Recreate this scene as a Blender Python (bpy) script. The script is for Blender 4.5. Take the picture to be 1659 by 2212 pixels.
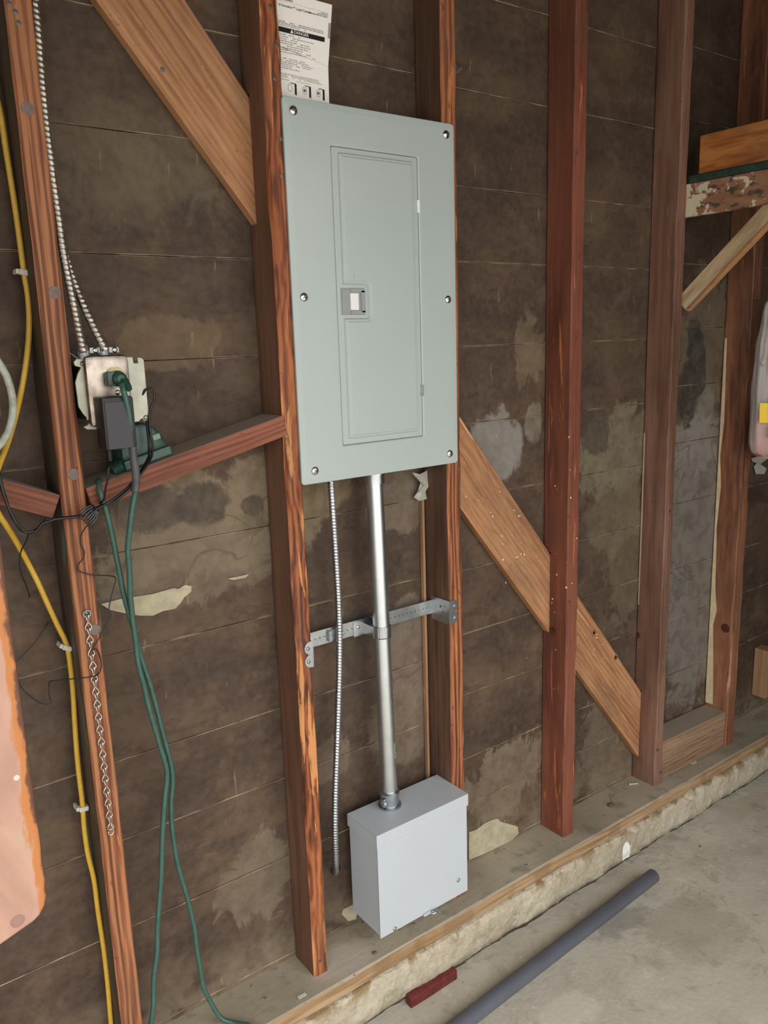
import bpy, bmesh, math, random
from mathutils import Vector, Matrix, noise as mnoise
random.seed(7)
for o in list(bpy.data.objects): bpy.data.objects.remove(o)
S = bpy.context.scene
COL = S.collection
PI = math.pi

# ------------------------------------------------------------------ camera
cd = bpy.data.cameras.new('camera'); cam = bpy.data.objects.new('camera', cd); COL.objects.link(cam)
cd.sensor_fit = 'HORIZONTAL'; cd.sensor_width = 36.0; cd.lens = 1755.2/1659*36.0
cd.clip_start = .02; cd.clip_end = 200
_r = Vector((0.80227766, -0.59613961, -0.03111458)); _u = Vector((0.14719695, 0.14704468, 0.978116)); _f = Vector((0.57851846, 0.78930059, -0.2057206))
cam.matrix_world = Matrix(((_r.x, _u.x, -_f.x, -0.8821), (_r.y, _u.y, -_f.y, -1.3897), (_r.z, _u.z, -_f.z, 1.3233), (0, 0, 0, 1)))
S.camera = cam

# ------------------------------------------------------------------ daylight and exposure
w = bpy.data.worlds.new('overcast_sky'); S.world = w; w.use_nodes = True
wn = w.node_tree; bgn = wn.nodes['Background']
bgn.inputs[1].default_value = 5.8
# overcast sky: three times as bright at the zenith as at the horizon
_tc = wn.nodes.new('ShaderNodeTexCoord'); _sx = wn.nodes.new('ShaderNodeSeparateXYZ'); wn.links.new(_tc.outputs['Generated'], _sx.inputs[0])
_mr = wn.nodes.new('ShaderNodeMapRange'); wn.links.new(_sx.outputs['Z'], _mr.inputs[0]); _mr.inputs[3].default_value = .36; _mr.inputs[4].default_value = 1.08
_mx = wn.nodes.new('ShaderNodeVectorMath'); _mx.operation = 'SCALE'; _mx.inputs[0].default_value = (1.0, .99, .98)
wn.links.new(_mr.outputs[0], _mx.inputs['Scale']); wn.links.new(_mx.outputs[0], bgn.inputs[0])
S.view_settings.view_transform = 'Standard'; S.view_settings.look = 'None'
S.view_settings.gamma = 1; S.view_settings.use_curve_mapping = False
S.view_settings.exposure = 0.0
# the open garage doorway: a sampling portal for the sky, it gives off no light itself
DOOR = dict(x0=-4.2, x1=1.05, y=-1.60, z0=-.145, z1=2.06)
pl = bpy.data.lights.new('doorway_portal', 'AREA'); pl.shape = 'RECTANGLE'
pl.size = DOOR['x1']-DOOR['x0']; pl.size_y = DOOR['z1']-DOOR['z0']
pl.cycles.is_portal = True
po = bpy.data.objects.new('doorway_portal', pl); COL.objects.link(po)
po.location = ((DOOR['x0']+DOOR['x1'])/2, DOOR['y']-.05, (DOOR['z0']+DOOR['z1'])/2)
po.rotation_euler = (PI/2, 0, 0)

# ------------------------------------------------------------------ object helpers
MW = {}
def put(o, M, parent):
    MW[o.name] = M.copy()
    if parent is not None:
        o.parent = parent; o.matrix_parent_inverse = Matrix.Identity(4)
        o.matrix_basis = MW[parent.name].inverted() @ M
    else:
        o.matrix_basis = M
    return o
def T(p): return Matrix.Translation(Vector(p))
def tag(o, label=None, cat=None, group=None, kind=None):
    if label: o['label'] = label
    if cat: o['category'] = cat
    if group: o['group'] = group
    if kind: o['kind'] = kind
    return o
def empty(name, loc, label=None, cat=None, group=None, kind=None):
    o = bpy.data.objects.new(name, None); COL.objects.link(o); o.empty_display_size = .02
    put(o, T(loc), None); return tag(o, label, cat, group, kind)
def mk(name, g, mat, parent=None, M=None, smooth=False, world=True):
    """g=(verts,faces[,mat indices]); verts are in world space when world, else already in M's frame"""
    V, Fc = g[0], g[1]
    if M is None:
        if parent is not None: M = MW[parent.name].copy()
        else:
            xs = [v[0] for v in V]; ys = [v[1] for v in V]; zs = [v[2] for v in V]
            M = T(((min(xs)+max(xs))/2, (min(ys)+max(ys))/2, min(zs)))
    if world:
        I = M.inverted(); V = [I @ Vector(v) for v in V]
    me = bpy.data.meshes.new(name); me.from_pydata([tuple(v) for v in V], [], Fc)
    mats = mat if isinstance(mat, (list, tuple)) else [mat]
    for m in mats: me.materials.append(m)
    if len(g) > 2 and g[2]:
        me.polygons.foreach_set('material_index', g[2])
    if smooth: me.polygons.foreach_set('use_smooth', [True]*len(me.polygons))
    me.update()
    o = bpy.data.objects.new(name, me); COL.objects.link(o)
    if smooth == 'auto':
        try: me.set_sharp_from_angle(angle=math.radians(35))
        except Exception: pass
    return put(o, M, parent)
def join(*gs):
    V, Fc, I = [], [], []
    for g in gs:
        n = len(V); V += list(g[0]); Fc += [tuple(i+n for i in f) for f in g[1]]
        I += list(g[2]) if len(g) > 2 and g[2] else [0]*len(g[1])
    return V, Fc, I
def xf(g, M): return ([tuple(M @ Vector(v)) for v in g[0]],)+tuple(g[1:])
def mi(g, i): return (g[0], g[1], [i]*len(g[1]))

def box(x0, x1, y0, y1, z0, z1, b=0.0):
    if b <= 0:
        V = [(x, y, z) for x in (x0, x1) for y in (y0, y1) for z in (z0, z1)]
        return V, [(0, 1, 3, 2), (4, 6, 7, 5), (0, 4, 5, 1), (2, 3, 7, 6), (0, 2, 6, 4), (1, 5, 7, 3)]
    bm = bmesh.new(); bmesh.ops.create_cube(bm, size=1)
    for v in bm.verts:
        v.co = ((x0+x1)/2+v.co.x*(x1-x0), (y0+y1)/2+v.co.y*(y1-y0), (z0+z1)/2+v.co.z*(z1-z0))
    bmesh.ops.bevel(bm, geom=bm.edges[:], offset=b, segments=2, affect='EDGES', profile=.6)
    bm.verts.index_update()
    g = ([tuple(v.co) for v in bm.verts], [tuple(v.index for v in f.verts) for f in bm.faces]); bm.free(); return g
def rrect(x0, x1, z0, z1, r, n=4):
    P = []
    for cx, cz, a0 in ((x1-r, z1-r, 0), (x0+r, z1-r, PI/2), (x0+r, z0+r, PI), (x1-r, z0+r, 1.5*PI)):
        for k in range(n+1):
            a = a0+PI/2*k/n; P.append((cx+r*math.cos(a), cz+r*math.sin(a)))
    return P
def inset(P, d):
    n = len(P); out = []
    A = sum(P[i][0]*P[(i+1) % n][1]-P[(i+1) % n][0]*P[i][1] for i in range(n))
    s = 1 if A > 0 else -1
    for i in range(n):
        a, b, c = Vector(P[i-1]), Vector(P[i]), Vector(P[(i+1) % n])
        e1 = (b-a); e2 = (c-b)
        if e1.length < 1e-9: e1 = e2
        if e2.length < 1e-9: e2 = e1
        e1.normalize(); e2.normalize()
        n1 = Vector((-e1.y, e1.x))*s; n2 = Vector((-e2.y, e2.x))*s
        m = n1+n2
        if m.length < 1e-6: m = n1
        m.normalize(); k = d/max(.35, m.dot(n1)); out.append((b.x+m.x*k, b.y+m.y*k))
    return out
def prism(P, yf, yb, bev=0.0, back=True):
    """polygon P in x,z facing -y: front at yf, back at yb (yf<yb), front edge bevelled"""
    n = len(P)
    A = sum(P[i][0]*P[(i+1) % n][1]-P[(i+1) % n][0]*P[i][1] for i in range(n))
    if A < 0: P = P[::-1]
    L = [[(x, yb, z) for x, z in P]]
    if bev > 0:
        L.append([(x, yf+bev, z) for x, z in P])
        L.append([(x, yf+bev*.3, z) for x, z in inset(P, bev*.3)])
        L.append([(x, yf, z) for x, z in inset(P, bev)])
    else: L.append([(x, yf, z) for x, z in P])
    V = [v for l in L for v in l]; Fc = []
    for k in range(len(L)-1):
        for i in range(n):
            j = (i+1) % n; Fc.append((k*n+i, k*n+j, (k+1)*n+j, (k+1)*n+i))
    Fc.append(tuple((len(L)-1)*n+i for i in range(n)))
    if back: Fc.append(tuple(range(n))[::-1])
    return V, Fc
def fr(p, d):
    d = Vector(d).normalized(); up = Vector((0, 0, 1)) if abs(d.z) < .9 else Vector((1, 0, 0))
    x = up.cross(d).normalized(); y = d.cross(x)
    return Matrix(((x.x, y.x, d.x, p[0]), (x.y, y.y, d.y, p[1]), (x.z, y.z, d.z, p[2]), (0, 0, 0, 1)))
def lathe(prof, n=20, p=(0, 0, 0), d=(0, 0, 1)):
    M = fr(p, d); V, Fc = [], []
    for r, h in prof:
        for i in range(n):
            a = 2*PI*i/n; V.append(tuple(M @ Vector((r*math.cos(a), r*math.sin(a), h))))
    for k in range(len(prof)-1):
        for i in range(n):
            j = (i+1) % n; Fc.append((k*n+i, k*n+j, (k+1)*n+j, (k+1)*n+i))
    if prof[0][0] > 1e-5: Fc.append(tuple(range(n))[::-1])
    if prof[-1][0] > 1e-5: Fc.append(tuple((len(prof)-1)*n+i for i in range(n)))
    return V, Fc
def cyl(a, b, r, n=16, bev=0):
    a, b = Vector(a), Vector(b); L = (b-a).length
    pr = [(r, 0), (r, L)] if not bev else [(r-bev, 0), (r, bev), (r, L-bev), (r-bev, L)]
    return lathe(pr, n, a, b-a)
def catmull(P, step):
    P = [Vector(p) for p in P]; P = [P[0]*2-P[1]]+P+[P[-1]*2-P[-2]]; out = []
    for i in range(1, len(P)-2):
        a, b, c, d = P[i-1], P[i], P[i+1], P[i+2]; n = max(1, int((c-b).length/step))
        for k in range(n):
            t = k/n
            out.append(.5*((2*b)+(c-a)*t+(2*a-5*b+4*c-d)*t*t+(3*b-a-3*c+d)*t**3))
    out.append(P[-2]); return out
def tube(P, r, n=8, step=.012, smooth=True, closed=False, rfn=None, wob=0):
    Q = catmull(P, step) if smooth else [Vector(p) for p in P]
    if wob:
        Q = [q+Vector((mnoise.noise(q*18), mnoise.noise(q*18+Vector((9, 0, 0))), 0))*wob for q in Q]
    m = len(Q); V, Fc = [], []; x = None; s = 0
    for i, q in enumerate(Q):
        if closed: t = (Q[(i+1) % m]-Q[i-1])
        else: t = Q[min(i+1, m-1)]-Q[max(i-1, 0)]
        t.normalize()
        if x is None: x = t.orthogonal().normalized()
        x = (x-t*x.dot(t)).normalized(); y = t.cross(x)
        if i: s += (Q[i]-Q[i-1]).length
        for k in range(n):
            a = 2*PI*k/n; rr = rfn(s, a) if rfn else r
            V.append(tuple(q+(x*math.cos(a)+y*math.sin(a))*rr))
    for i in range(m if closed else m-1):
        for k in range(n):
            l = (k+1) % n; j = (i+1) % m; Fc.append((i*n+k, i*n+l, j*n+l, j*n+k))
    if not closed:
        Fc.append(tuple(range(n))[::-1]); Fc.append(tuple((m-1)*n+k for k in range(n)))
    return V, Fc
def armor(P, r, pitch=.0078):
    def rf(s, a):
        ph = (s/pitch+a/(2*PI)) % 1.0
        return r*(1.0 if ph < .5 else .87 if ph < .85 else .94)
    return tube(P, r, n=12, step=pitch/6, rfn=rf)
def text_part(body, size, M, mat, parent, name='lettering', align='LEFT', ext=.0001, spacing=1.0, sx=1.0):
    cu = bpy.data.curves.new(name, 'FONT'); cu.body = body; cu.size = size; cu.align_x = align; cu.extrude = ext
    cu.space_character = spacing; cu.resolution_u = 3
    t = bpy.data.objects.new('tmp', cu); COL.objects.link(t)
    bpy.context.view_layer.update()
    me = bpy.data.meshes.new_from_object(t.evaluated_get(bpy.context.evaluated_depsgraph_get()))
    bpy.data.objects.remove(t); bpy.data.curves.remove(cu)
    me.materials.clear(); me.materials.append(mat)
    if sx != 1: me.transform(Matrix.Diagonal((sx, 1, 1, 1)))
    o = bpy.data.objects.new(name, me); COL.objects.link(o)
    return put(o, M, parent)
# text lies in local xy; this turns it upright on a face looking towards -y
def face_m(p, tilt=0): return T(p) @ Matrix.Rotation(PI/2, 4, 'X') @ Matrix.Rotation(tilt, 4, 'Z')

# ------------------------------------------------------------------ material helpers
def lin(h):
    if isinstance(h, str):
        h = h.lstrip('#'); c = [int(h[i:i+2], 16)/255 for i in (0, 2, 4)]
    else: c = h
    return tuple((x/12.92 if x <= .04045 else ((x+.055)/1.055)**2.4) for x in c)+(1,)
class NT:
    def __init__(s, name):
        s.m = bpy.data.materials.new(name); s.m.use_nodes = True; s.t = s.m.node_tree; s.N = s.t.nodes; s.L = s.t.links
        s.p = s.N['Principled BSDF']
    def n(s, ty, **kw):
        o = s.N.new(ty)
        for k, v in kw.items(): setattr(o, k, v)
        return o
    def set(s, sock, v):
        if isinstance(v, bpy.types.NodeSocket): s.L.new(v, sock)
        elif v is not None: sock.default_value = v
    def obj(s): return s.n('ShaderNodeTexCoord').outputs['Object']
    def pos(s): return s.n('ShaderNodeNewGeometry').outputs['Position']
    def map(s, v, scale=(1, 1, 1), loc=(0, 0, 0), rot=(0, 0, 0)):
        o = s.n('ShaderNodeMapping'); s.L.new(v, o.inputs[0])
        o.inputs['Location'].default_value = loc; o.inputs['Rotation'].default_value = rot; o.inputs['Scale'].default_value = scale
        return o.outputs[0]
    def noise(s, v, scale=5, det=4, rough=.55, dist=0, out=0):
        o = s.n('ShaderNodeTexNoise'); s.L.new(v, o.inputs['Vector']); o.inputs['Scale'].default_value = scale
        o.inputs['Detail'].default_value = det; o.inputs['Roughness'].default_value = rough; o.inputs['Distortion'].default_value = dist
        return o.outputs[out]
    def vor(s, v, scale=5, feature='F1', out='Distance', rnd=1):
        o = s.n('ShaderNodeTexVoronoi', feature=feature); s.L.new(v, o.inputs['Vector']); o.inputs['Scale'].default_value = scale
        o.inputs['Randomness'].default_value = rnd
        return o.outputs[out]
    def wave(s, v, scale, dist, det=2, dscale=1, ty='BANDS', d='X'):
        o = s.n('ShaderNodeTexWave', wave_type=ty)
        if ty == 'BANDS': o.bands_direction = d
        s.L.new(v, o.inputs['Vector']); o.inputs['Scale'].default_value = scale; o.inputs['Distortion'].default_value = dist
        o.inputs['Detail'].default_value = det; o.inputs['Detail Scale'].default_value = dscale
        return o.outputs['Fac']
    def ramp(s, f, stops, interp='LINEAR'):
        o = s.n('ShaderNodeValToRGB'); s.L.new(f, o.inputs[0]); cr = o.color_ramp; cr.interpolation = interp
        while len(cr.elements) < len(stops): cr.elements.new(.5)
        for e, (p, c) in zip(cr.elements, stops):
            e.position = p; e.color = c if isinstance(c, tuple) and len(c) == 4 else (lin(c) if isinstance(c, str) else (c, c, c, 1))
        return o.outputs[0]
    def step(s, f, a, b):
        o = s.n('ShaderNodeMapRange', interpolation_type='SMOOTHSTEP'); s.set(o.inputs[0], f)
        o.inputs[1].default_value = a; o.inputs[2].default_value = b; o.inputs[3].default_value = 0; o.inputs[4].default_value = 1
        return o.outputs[0]
    def math(s, op, a, b=None, clamp=False):
        o = s.n('ShaderNodeMath', operation=op, use_clamp=clamp); s.set(o.inputs[0], a); s.set(o.inputs[1], b); return o.outputs[0]
    def mix(s, f, a, b, ty='MIX'):
        o = s.n('ShaderNodeMix', data_type='RGBA', blend_type=ty)
        s.set(o.inputs[0], f); s.set(o.inputs[6], lin(a) if isinstance(a, str) else a); s.set(o.inputs[7], lin(b) if isinstance(b, str) else b)
        return o.outputs[2]
    def sep(s, v):
        o = s.n('ShaderNodeSeparateXYZ'); s.L.new(v, o.inputs[0]); return o.outputs
    def nz(s): return s.sep(s.n('ShaderNodeNewGeometry').outputs['Normal'])
    def bump(s, h, strength=.3, dist=.002, prev=None):
        o = s.n('ShaderNodeBump'); s.L.new(h, o.inputs['Height']); o.inputs['Strength'].default_value = strength
        o.inputs['Distance'].default_value = dist
        if prev: s.L.new(prev, o.inputs['Normal'])
        return o.outputs[0]
    def blob(s, v, c, r, ang=0, nz=None, amp=.5, a=1.0, b=.86):
        """ragged ellipse mask around world point c, radii r=(rx,rz)"""
        m = s.map(v, loc=(-c[0], 0, -c[2])); m = s.map(m, rot=(0, ang, 0)); m = s.map(m, scale=(1/r[0], .0001, 1/r[1]))
        o = s.n('ShaderNodeVectorMath', operation='LENGTH'); s.L.new(m, o.inputs[0]); d = o.outputs['Value']
        if nz is not None: d = s.math('ADD', d, s.math('MULTIPLY', s.math('SUBTRACT', nz, .5), amp*2))
        return s.step(d, a, b)
    def out(s, col=None, rough=.7, metal=0, normal=None, spec=None, **kw):
        if col is not None: s.set(s.p.inputs['Base Color'], lin(col) if isinstance(col, str) else col)
        s.set(s.p.inputs['Roughness'], rough); s.set(s.p.inputs['Metallic'], metal)
        if normal is not None: s.L.new(normal, s.p.inputs['Normal'])
        if spec is not None: s.p.inputs['Specular IOR Level'].default_value = spec
        for k, v in kw.items(): s.set(s.p.inputs[k], v)
        return s.m

def wood(name, dark, mid, light, scuff, stripe=.5, flame=0.0, scuff_amt=.3, blotch=.3, seed=0, rough=.6, fine=170, dust=0.0, speck=False, grime=.38):
    t = NT(name); v = t.map(t.obj(), loc=(seed*1.7, seed*.9, seed*2.3))
    broad = t.noise(t.map(v, (14, 14, 1.6)), 1, 3, .6)
    line = t.noise(t.map(v, (fine, fine, 2.2)), 1, 2, .5, .4)
    wv = t.wave(t.map(v, (1, 1, .09)), 26, 9, 3, 1.1)
    fl = t.wave(t.map(v, (1, 1, .22)), 16, 14, 3, 1.6)
    f = t.math('ADD', t.math('MULTIPLY', broad, .75), t.math('MULTIPLY', line, stripe*.55))
    f = t.math('ADD', f, t.math('MULTIPLY', wv, stripe*.22))
    if flame: f = t.math('ADD', f, t.math('MULTIPLY', t.math('SUBTRACT', fl, .5), flame))
    off = stripe*.38
    c = t.ramp(f, [(.18+off, dark), (.38+off, mid), (.62+off, light)])
    sc = t.noise(t.map(v, (42, 42, 3.4)), 1, 5, .62, .3)
    sm = t.step(sc, .66-scuff_amt*.16, .70-scuff_amt*.16)
    c = t.mix(t.math('MULTIPLY', sm, .85), c, scuff)
    bl = t.step(t.noise(t.map(v, (16, 16, 4)), 1, 5, .65), .62, .74)
    c = t.mix(t.math('MULTIPLY', bl, blotch), c, dark)
    sp = t.step(t.noise(t.map(v, (70, 70, 40)), 1, 2, .5), .70, .74)
    c = t.mix(t.math('MULTIPLY', sp, .6), c, dark)
    gr = t.step(t.noise(t.map(v, (7, 7, 2.5), loc=(5, 5, 5)), 1, 6, .68), .46, .66)
    c = t.mix(t.math('MULTIPLY', gr, grime), c, '5a463a')
    lt_ = t.step(t.noise(t.map(v, (60, 60, 7), loc=(9, 1, 3)), 1, 4, .7), .62, .72)
    c = t.mix(t.math('MULTIPLY', lt_, grime*.7), c, 'a3866f')
    if dust:
        d = t.step(t.nz()[2], .35, .8); c = t.mix(t.math('MULTIPLY', d, dust), c, '9a907f')
    if speck:
        p = t.pos(); vo = t.vor(p, 75); rnd = t.noise(p, 31, 2); zz = t.sep(p)[2]
        k = t.math('MULTIPLY', t.step(vo, .22, .14), t.step(rnd, .60, .63))
        k = t.math('MULTIPLY', k, t.math('MULTIPLY', t.step(zz, .35, .5), t.step(zz, 1.15, 1.0)))
        c = t.mix(k, c, 'e8e2d8')
    b = t.math('ADD', t.math('MULTIPLY', line, .7), t.math('MULTIPLY', sc, .5))
    return t.out(c, rough, normal=t.bump(b, .45, .0012), spec=.3)

W_L = wood('wood_red_brown_fine_grain', '5e3823', '885236', 'a56f4b', 'b5825c', 1.3, 0, .05, .3, 1, fine=480, grime=.28)
W_LS = wood('wood_grey_brown_side', '332a22', '4a3e33', '5c4e41', '5f6a58', .4, 0, .25, .3, 21)
W_A = wood('wood_scorched_orange', '44271b', '86492c', 'a8683f', 'd0915a', .4, .24, .6, .75, 2)
W_AS = wood('wood_brown_sawn_side', '4f382c', '6c4c3b', '80604c', '9a7152', .45, 0, .0, .3, 22)
W_B = wood('wood_striped_brown', '4e2f20', '824c31', 'a2653f', 'c47f4a', 1.35, .05, .35, .5, 3, fine=400)
W_BS = wood('wood_dark_sawn_side', '4a352a', '634839', '7a5a47', '96694c', .7, 0, .0, .4, 23)
W_C = wood('wood_smooth_red', '542f24', '774534', '8d5844', 'bd6f42', .35, .04, .3, .3, 4, speck=True)
W_D = wood('wood_dusky_brown', '573d31', '7a5848', '917060', 'a3785a', .4, .04, .08, .25, 5)
W_E = wood('wood_swirled_brown', '54362a', '80533c', '9c6d50', 'b98a62', .45, .10, .1, .45, 6)
W_BR = wood('wood_fresh_orange', '8a5d40', 'a97a55', 'bd9069', 'cfa47c', .55, .10, .12, .25, 7, speck=True)
W_BL = wood('wood_block_red', '65382a', '84503c', '98654e', 'c0a080', .8, 0, -.02, .3, 8, dust=.95)
W_SL = wood('wood_sill_raw', '8a6c4c', 'b08e66', 'bd9d76', '7a6248', .4, 0, -.1, .1, 9)
W_BK = wood('wood_weathered_block', '6b5342', '8f735c', 'a08468', '76573f', .8, .1, .1, .25, 10, dust=.9)
W_PL = wood('wood_plank_orange', '8a5026', 'ad6c38', 'bd7f47', 'cba06e', .6, .25, .0, .2, 11)
W_DK = wood('wood_ceiling_dark', '2e2019', '4a3226', '5a3e2f', '5a3e2f', .5, 0, 0, .2, 12)
W_PALE = wood('wood_pale_strip', '86644a', '9c7858', 'ae8c6a', 'd8bb96', .5, 0, .1, .1, 13)

def simple(name, c, rough=.5, metal=0, spec=None, nscale=0, namt=.1, bumpd=0):
    t = NT(name); v = t.obj(); col = lin(c)
    nrm = None
    if nscale:
        n = t.noise(v, nscale, 4, .6)
        hi = tuple(min(1, x*(1+namt)) for x in col[:3])+(1,); lo = tuple(x*(1-namt) for x in col[:3])+(1,)
        col = t.mix(t.step(n, .3, .7), lo, hi)
        if bumpd: nrm = t.bump(n, .4, bumpd)
    return t.out(col, rough, metal, nrm, spec)
M_PANEL = simple('grey_enamel', 'a8b3b0', .27, 0, .5, 3, .02)
M_JBOX = simple('light_grey_enamel', 'b4babf', .42, 0, .5, 4, .02)
M_LATCH = simple('grey_plastic', '8f9293', .45)
M_WHITE = simple('white_plastic', 'e4e4e2', .4)
M_CHROME = simple('bright_steel', 'd2d0cc', .22, 1)
M_GALV = simple('galvanised_steel', 'b4b9bd', .34, 1, None, 60, .10)
M_COND = simple('galvanised_conduit', 'cfd4d8', .36, 1, None, 25, .06)
M_ARM = simple('armour_strip_steel', 'b3aca0', .42, 1, None, 30, .12)
M_ARM2 = simple('armour_strip_new', 'b4b7ba', .40, 1, None, 30, .08)
M_ZINC = simple('dull_zinc', '9ea2a2', .5, .8, None, 80, .15)
M_STEELOLD = simple('tarnished_steel', '9a8f84', .32, .95, None, 45, .3)
M_CREAM = simple('cream_painted_steel', 'c3c4b2', .6, 0, .3, 40, .10, .0003)
M_IVORY = simple('ivory_plastic', 'd9c894', .45)
M_BLACK = simple('black_plastic', '202020', .45, 0, .4)
M_CHAR = simple('charcoal_plastic', '46464a', .6, 0, .3)
M_BCORD = simple('black_cord', '17181a', .33, 0, .5)
M_TAPE = simple('grey_tape', '4e4f50', .32, 0, .5, 80, .3, .0006)
M_GREEN = simple('green_cord', '3b5b51', .42, 0, .5, 70, .12, .0004)
M_GREEND = simple('dark_green_plastic', '27463b', .35, 0, .5, 30, .25)
M_YEL = simple('yellow_cable', 'c8a03a', .38, 0, .5, 60, .06)
M_CLIP = simple('clip_white', 'c8c4b6', .5)
M_HOSE = simple('grey_green_hose', 'adb0a2', .5, 0, .4, 60, .25)
M_PVC = simple('slate_pipe', '585a63', .42, 0, .4, 12, .08)
M_RED = simple('dark_red_paint', '6a2e2c', .55, 0, .3, 60, .25, .0008)
M_PAPER = simple('white_paper', 'f4f0ec', .8, 0, .1)
M_INK = simple('black_ink', '2a2829', .8, 0, .1)
M_INK2 = simple('grey_ink', '9a9694', .8, 0, .1)
M_INK3 = simple('mid_grey_ink', '6c696a', .8, 0, .1)
M_NAIL = simple('nail_steel', '6f6964', .45, .7)
M_PUTTY = simple('putty_grey', '7b6c66', .8, 0, .2, 120, .15)
M_TORN = simple('torn_paper_tan', 'a9a087', .85, 0, .1, 35, .16, .001)
M_TORNG = simple('torn_paper_grey', 'a8a79b', .85, 0, .1, 35, .1)
M_HOLE = simple('dark_hole', '0c0a09', .9)
M_REDINK = simple('red_ink', 'b3432f', .7)
M_YLAB = simple('yellow_label', 'efc916', .5)
M_PINK = simple('red_contents', 'a8605a', .6, 0, .3, 25, .3)
M_GREENP = simple('green_painted_edge', '2f4337', .5, 0, .4, 50, .3, .0006)
t = NT('bag_plastic'); n = t.noise(t.map(t.obj(), (60, 60, 7)), 1, 3, .6)
M_BAG = t.out('e6ddd6', .22, 0, t.bump(n, .9, .004), .6, Alpha=.38)

def wall_mat(name, edge=False):
    t = NT(name); p = t.pos()
    if edge:
        n = t.noise(p, 14, 4)
        return t.out(t.mix(t.step(n, .40, .62), '6a5848', 'a5937a'), .85)
    n1 = t.noise(t.map(p, (1, 1, 1.7)), 3.2, 6, .62, .5); n2 = t.noise(p, 13, 5, .6); n3 = t.noise(p, 60, 3, .6)
    c = t.ramp(n1, [(.30, '38291f'), (.48, '48372c'), (.66, '604c3a')])
    c = t.mix(t.math('MULTIPLY', t.step(n2, .50, .70), .45), c, '6f5c48')
    c = t.mix(t.math('MULTIPLY', t.step(t.noise(t.map(p, (1, 1, 2.2), loc=(4, 2, 7)), 8, 7, .68, .8), .52, .62), .5), c, '33261f')
    rg = t.noise(t.map(p, (1.3, 1, 1)), 9, 8, .7, .9)      # ragged edges
    brk = t.math('ADD', .55, t.math('MULTIPLY', t.step(t.noise(p, 19, 6, .66, .4), .36, .58), .45))
    B = lambda c0, r, ang=0, amp=.55, a=1.0, b=.86: t.blob(p, c0, r, ang, rg, amp*1.7, a*1.02, b*.96)
    def ap(c, m, col, k=1.0): return t.mix(t.math('MULTIPLY', t.math('MULTIPLY', m, brk), k), c, col)
    z = t.sep(p)[2]
    # paler, dusty paper low on the wall
    c = ap(c, t.math('MULTIPLY', t.step(z, .16, .0), t.step(n2, .32, .5)), '8a7c66', .6)
    # water stains, one after the other
    c = ap(c, B((-0.2522, 0.0000, 0.9982), (.24, .11)), '85775f', .8)
    c = ap(c, B((-0.3745, 0.0000, 1.0388), (.07, .045)), '3f352d', .9)
    c = ap(c, B((-0.2725, 0.0000, 1.0367), (.062, .048), 0, .35), '403730', .9)
    c = ap(c, B((-0.1777, 0.0000, 1.0211), (.028, .024), 0, .25), '3d342d', .9)
    c = ap(c, B((-0.3043, 0.0000, 0.9314), (.2, .08)), '786a57', .7)
    c = ap(c, B((-0.3222, 0.0000, 1.3326), (.12, .05)), '7b684c', .6)
    c = ap(c, B((-0.3445, 0.0000, 1.6188), (.17, .10), 0, .8, 1.2, .3), '6e614c', .75)
    c = ap(c, B((-0.2187, 0.0000, 0.2253), (.1, .1), 0, .9), '7c705e', .6)
    c = ap(c, B((0.4782, 0.0000, 1.0687), (.085, .10), .35, .45), '7d756d', .95)
    c = ap(c, B((0.4782, 0.0000, 1.0687), (.078, .092), .35, .45), '8b8680', .9)
    c = ap(c, B((0.6047, 0.0000, 1.1189), (.035, .055)), '857c6c', .8)
    c = ap(c, B((0.5790, 0.0000, 1.2874), (.05, .10), 0, .9), '85755c', .5)
    c = ap(c, B((0.9218, 0.0000, 1.0175), (.19, .12), .1), '7c735f', .85)
    c = ap(c, B((0.8426, 0.0000, 1.0748), (.07, .07)), '423930', .85)
    c = ap(c, B((0.9302, 0.0000, 0.8233), (.15, .10)), '70644f', .7)
    c = ap(c, B((0.9980, 0.0000, 0.6912), (.09, .22), 0, .8), '6d614d', .6)
    c = ap(c, B((1.3155, 0.0000, 1.2634), (.15, .25), 0, .7), '6f6551', .8)
    c = ap(c, B((1.3193, 0.0000, 0.6457), (.20, .55), 0, .45), '837d75', .9)
    c = ap(c, B((1.2909, 0.0000, 0.9933), (.13, .10), 0, .5), '918b82', .8)
    c = ap(c, B((1.2483, 0.0000, 1.1465), (.06, .10)), '2b2926', .95)
    c = ap(c, B((1.2861, 0.0000, 1.2512), (.045, .12), .2), '26262a', .9)
    c = ap(c, B((0.2039, 0.0000, 0.6311), (.085, .14), 0, .6), '7a6d60', .8)
    c = ap(c, B((0.1711, 0.0000, 0.4576), (.1, .12), 0, .6), '786b5c', .7)
    c = ap(c, B((0.0509, 0.0000, 0.6814), (.04, .10), 0, .6), '3a342e', .7)
    c = ap(c, B((-0.0136, 0.0000, 1.0282), (.07, .06)), '857558', .7)
    c = ap(c, B((0.1886, 0.0000, 0.9803), (.1, .08)), '7b6d5d', .7)
    c = ap(c, B((-0.0223, 0.0000, 0.4321), (.06, .06)), '807260', .6)
    c = ap(c, B((0.4837, -0.0000, 0.1874), (.2, .10), .2, .8), '8b7c67', .6)
    c = ap(c, B((0.9366, 0.0000, 0.1826), (.13, .16), 0, .9), '7b6e5c', .55)
    # brown tide lines inside the damp patches
    cr = t.math('ABSOLUTE', t.math('SUBTRACT', t.noise(p, 3.4, 3, .5, .9), .5))
    damp = t.math('MAXIMUM', B((1.3004, 0.0000, 0.5751), (.24, .6)), t.math('MAXIMUM', B((0.2022, 0.0000, 0.5749), (.12, .34)), B((-0.2536, 0.0000, 0.9806), (.3, .14))))
    c = ap(c, t.math('MULTIPLY', t.step(cr, .012, .003), damp), '453a2c', .5)
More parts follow.
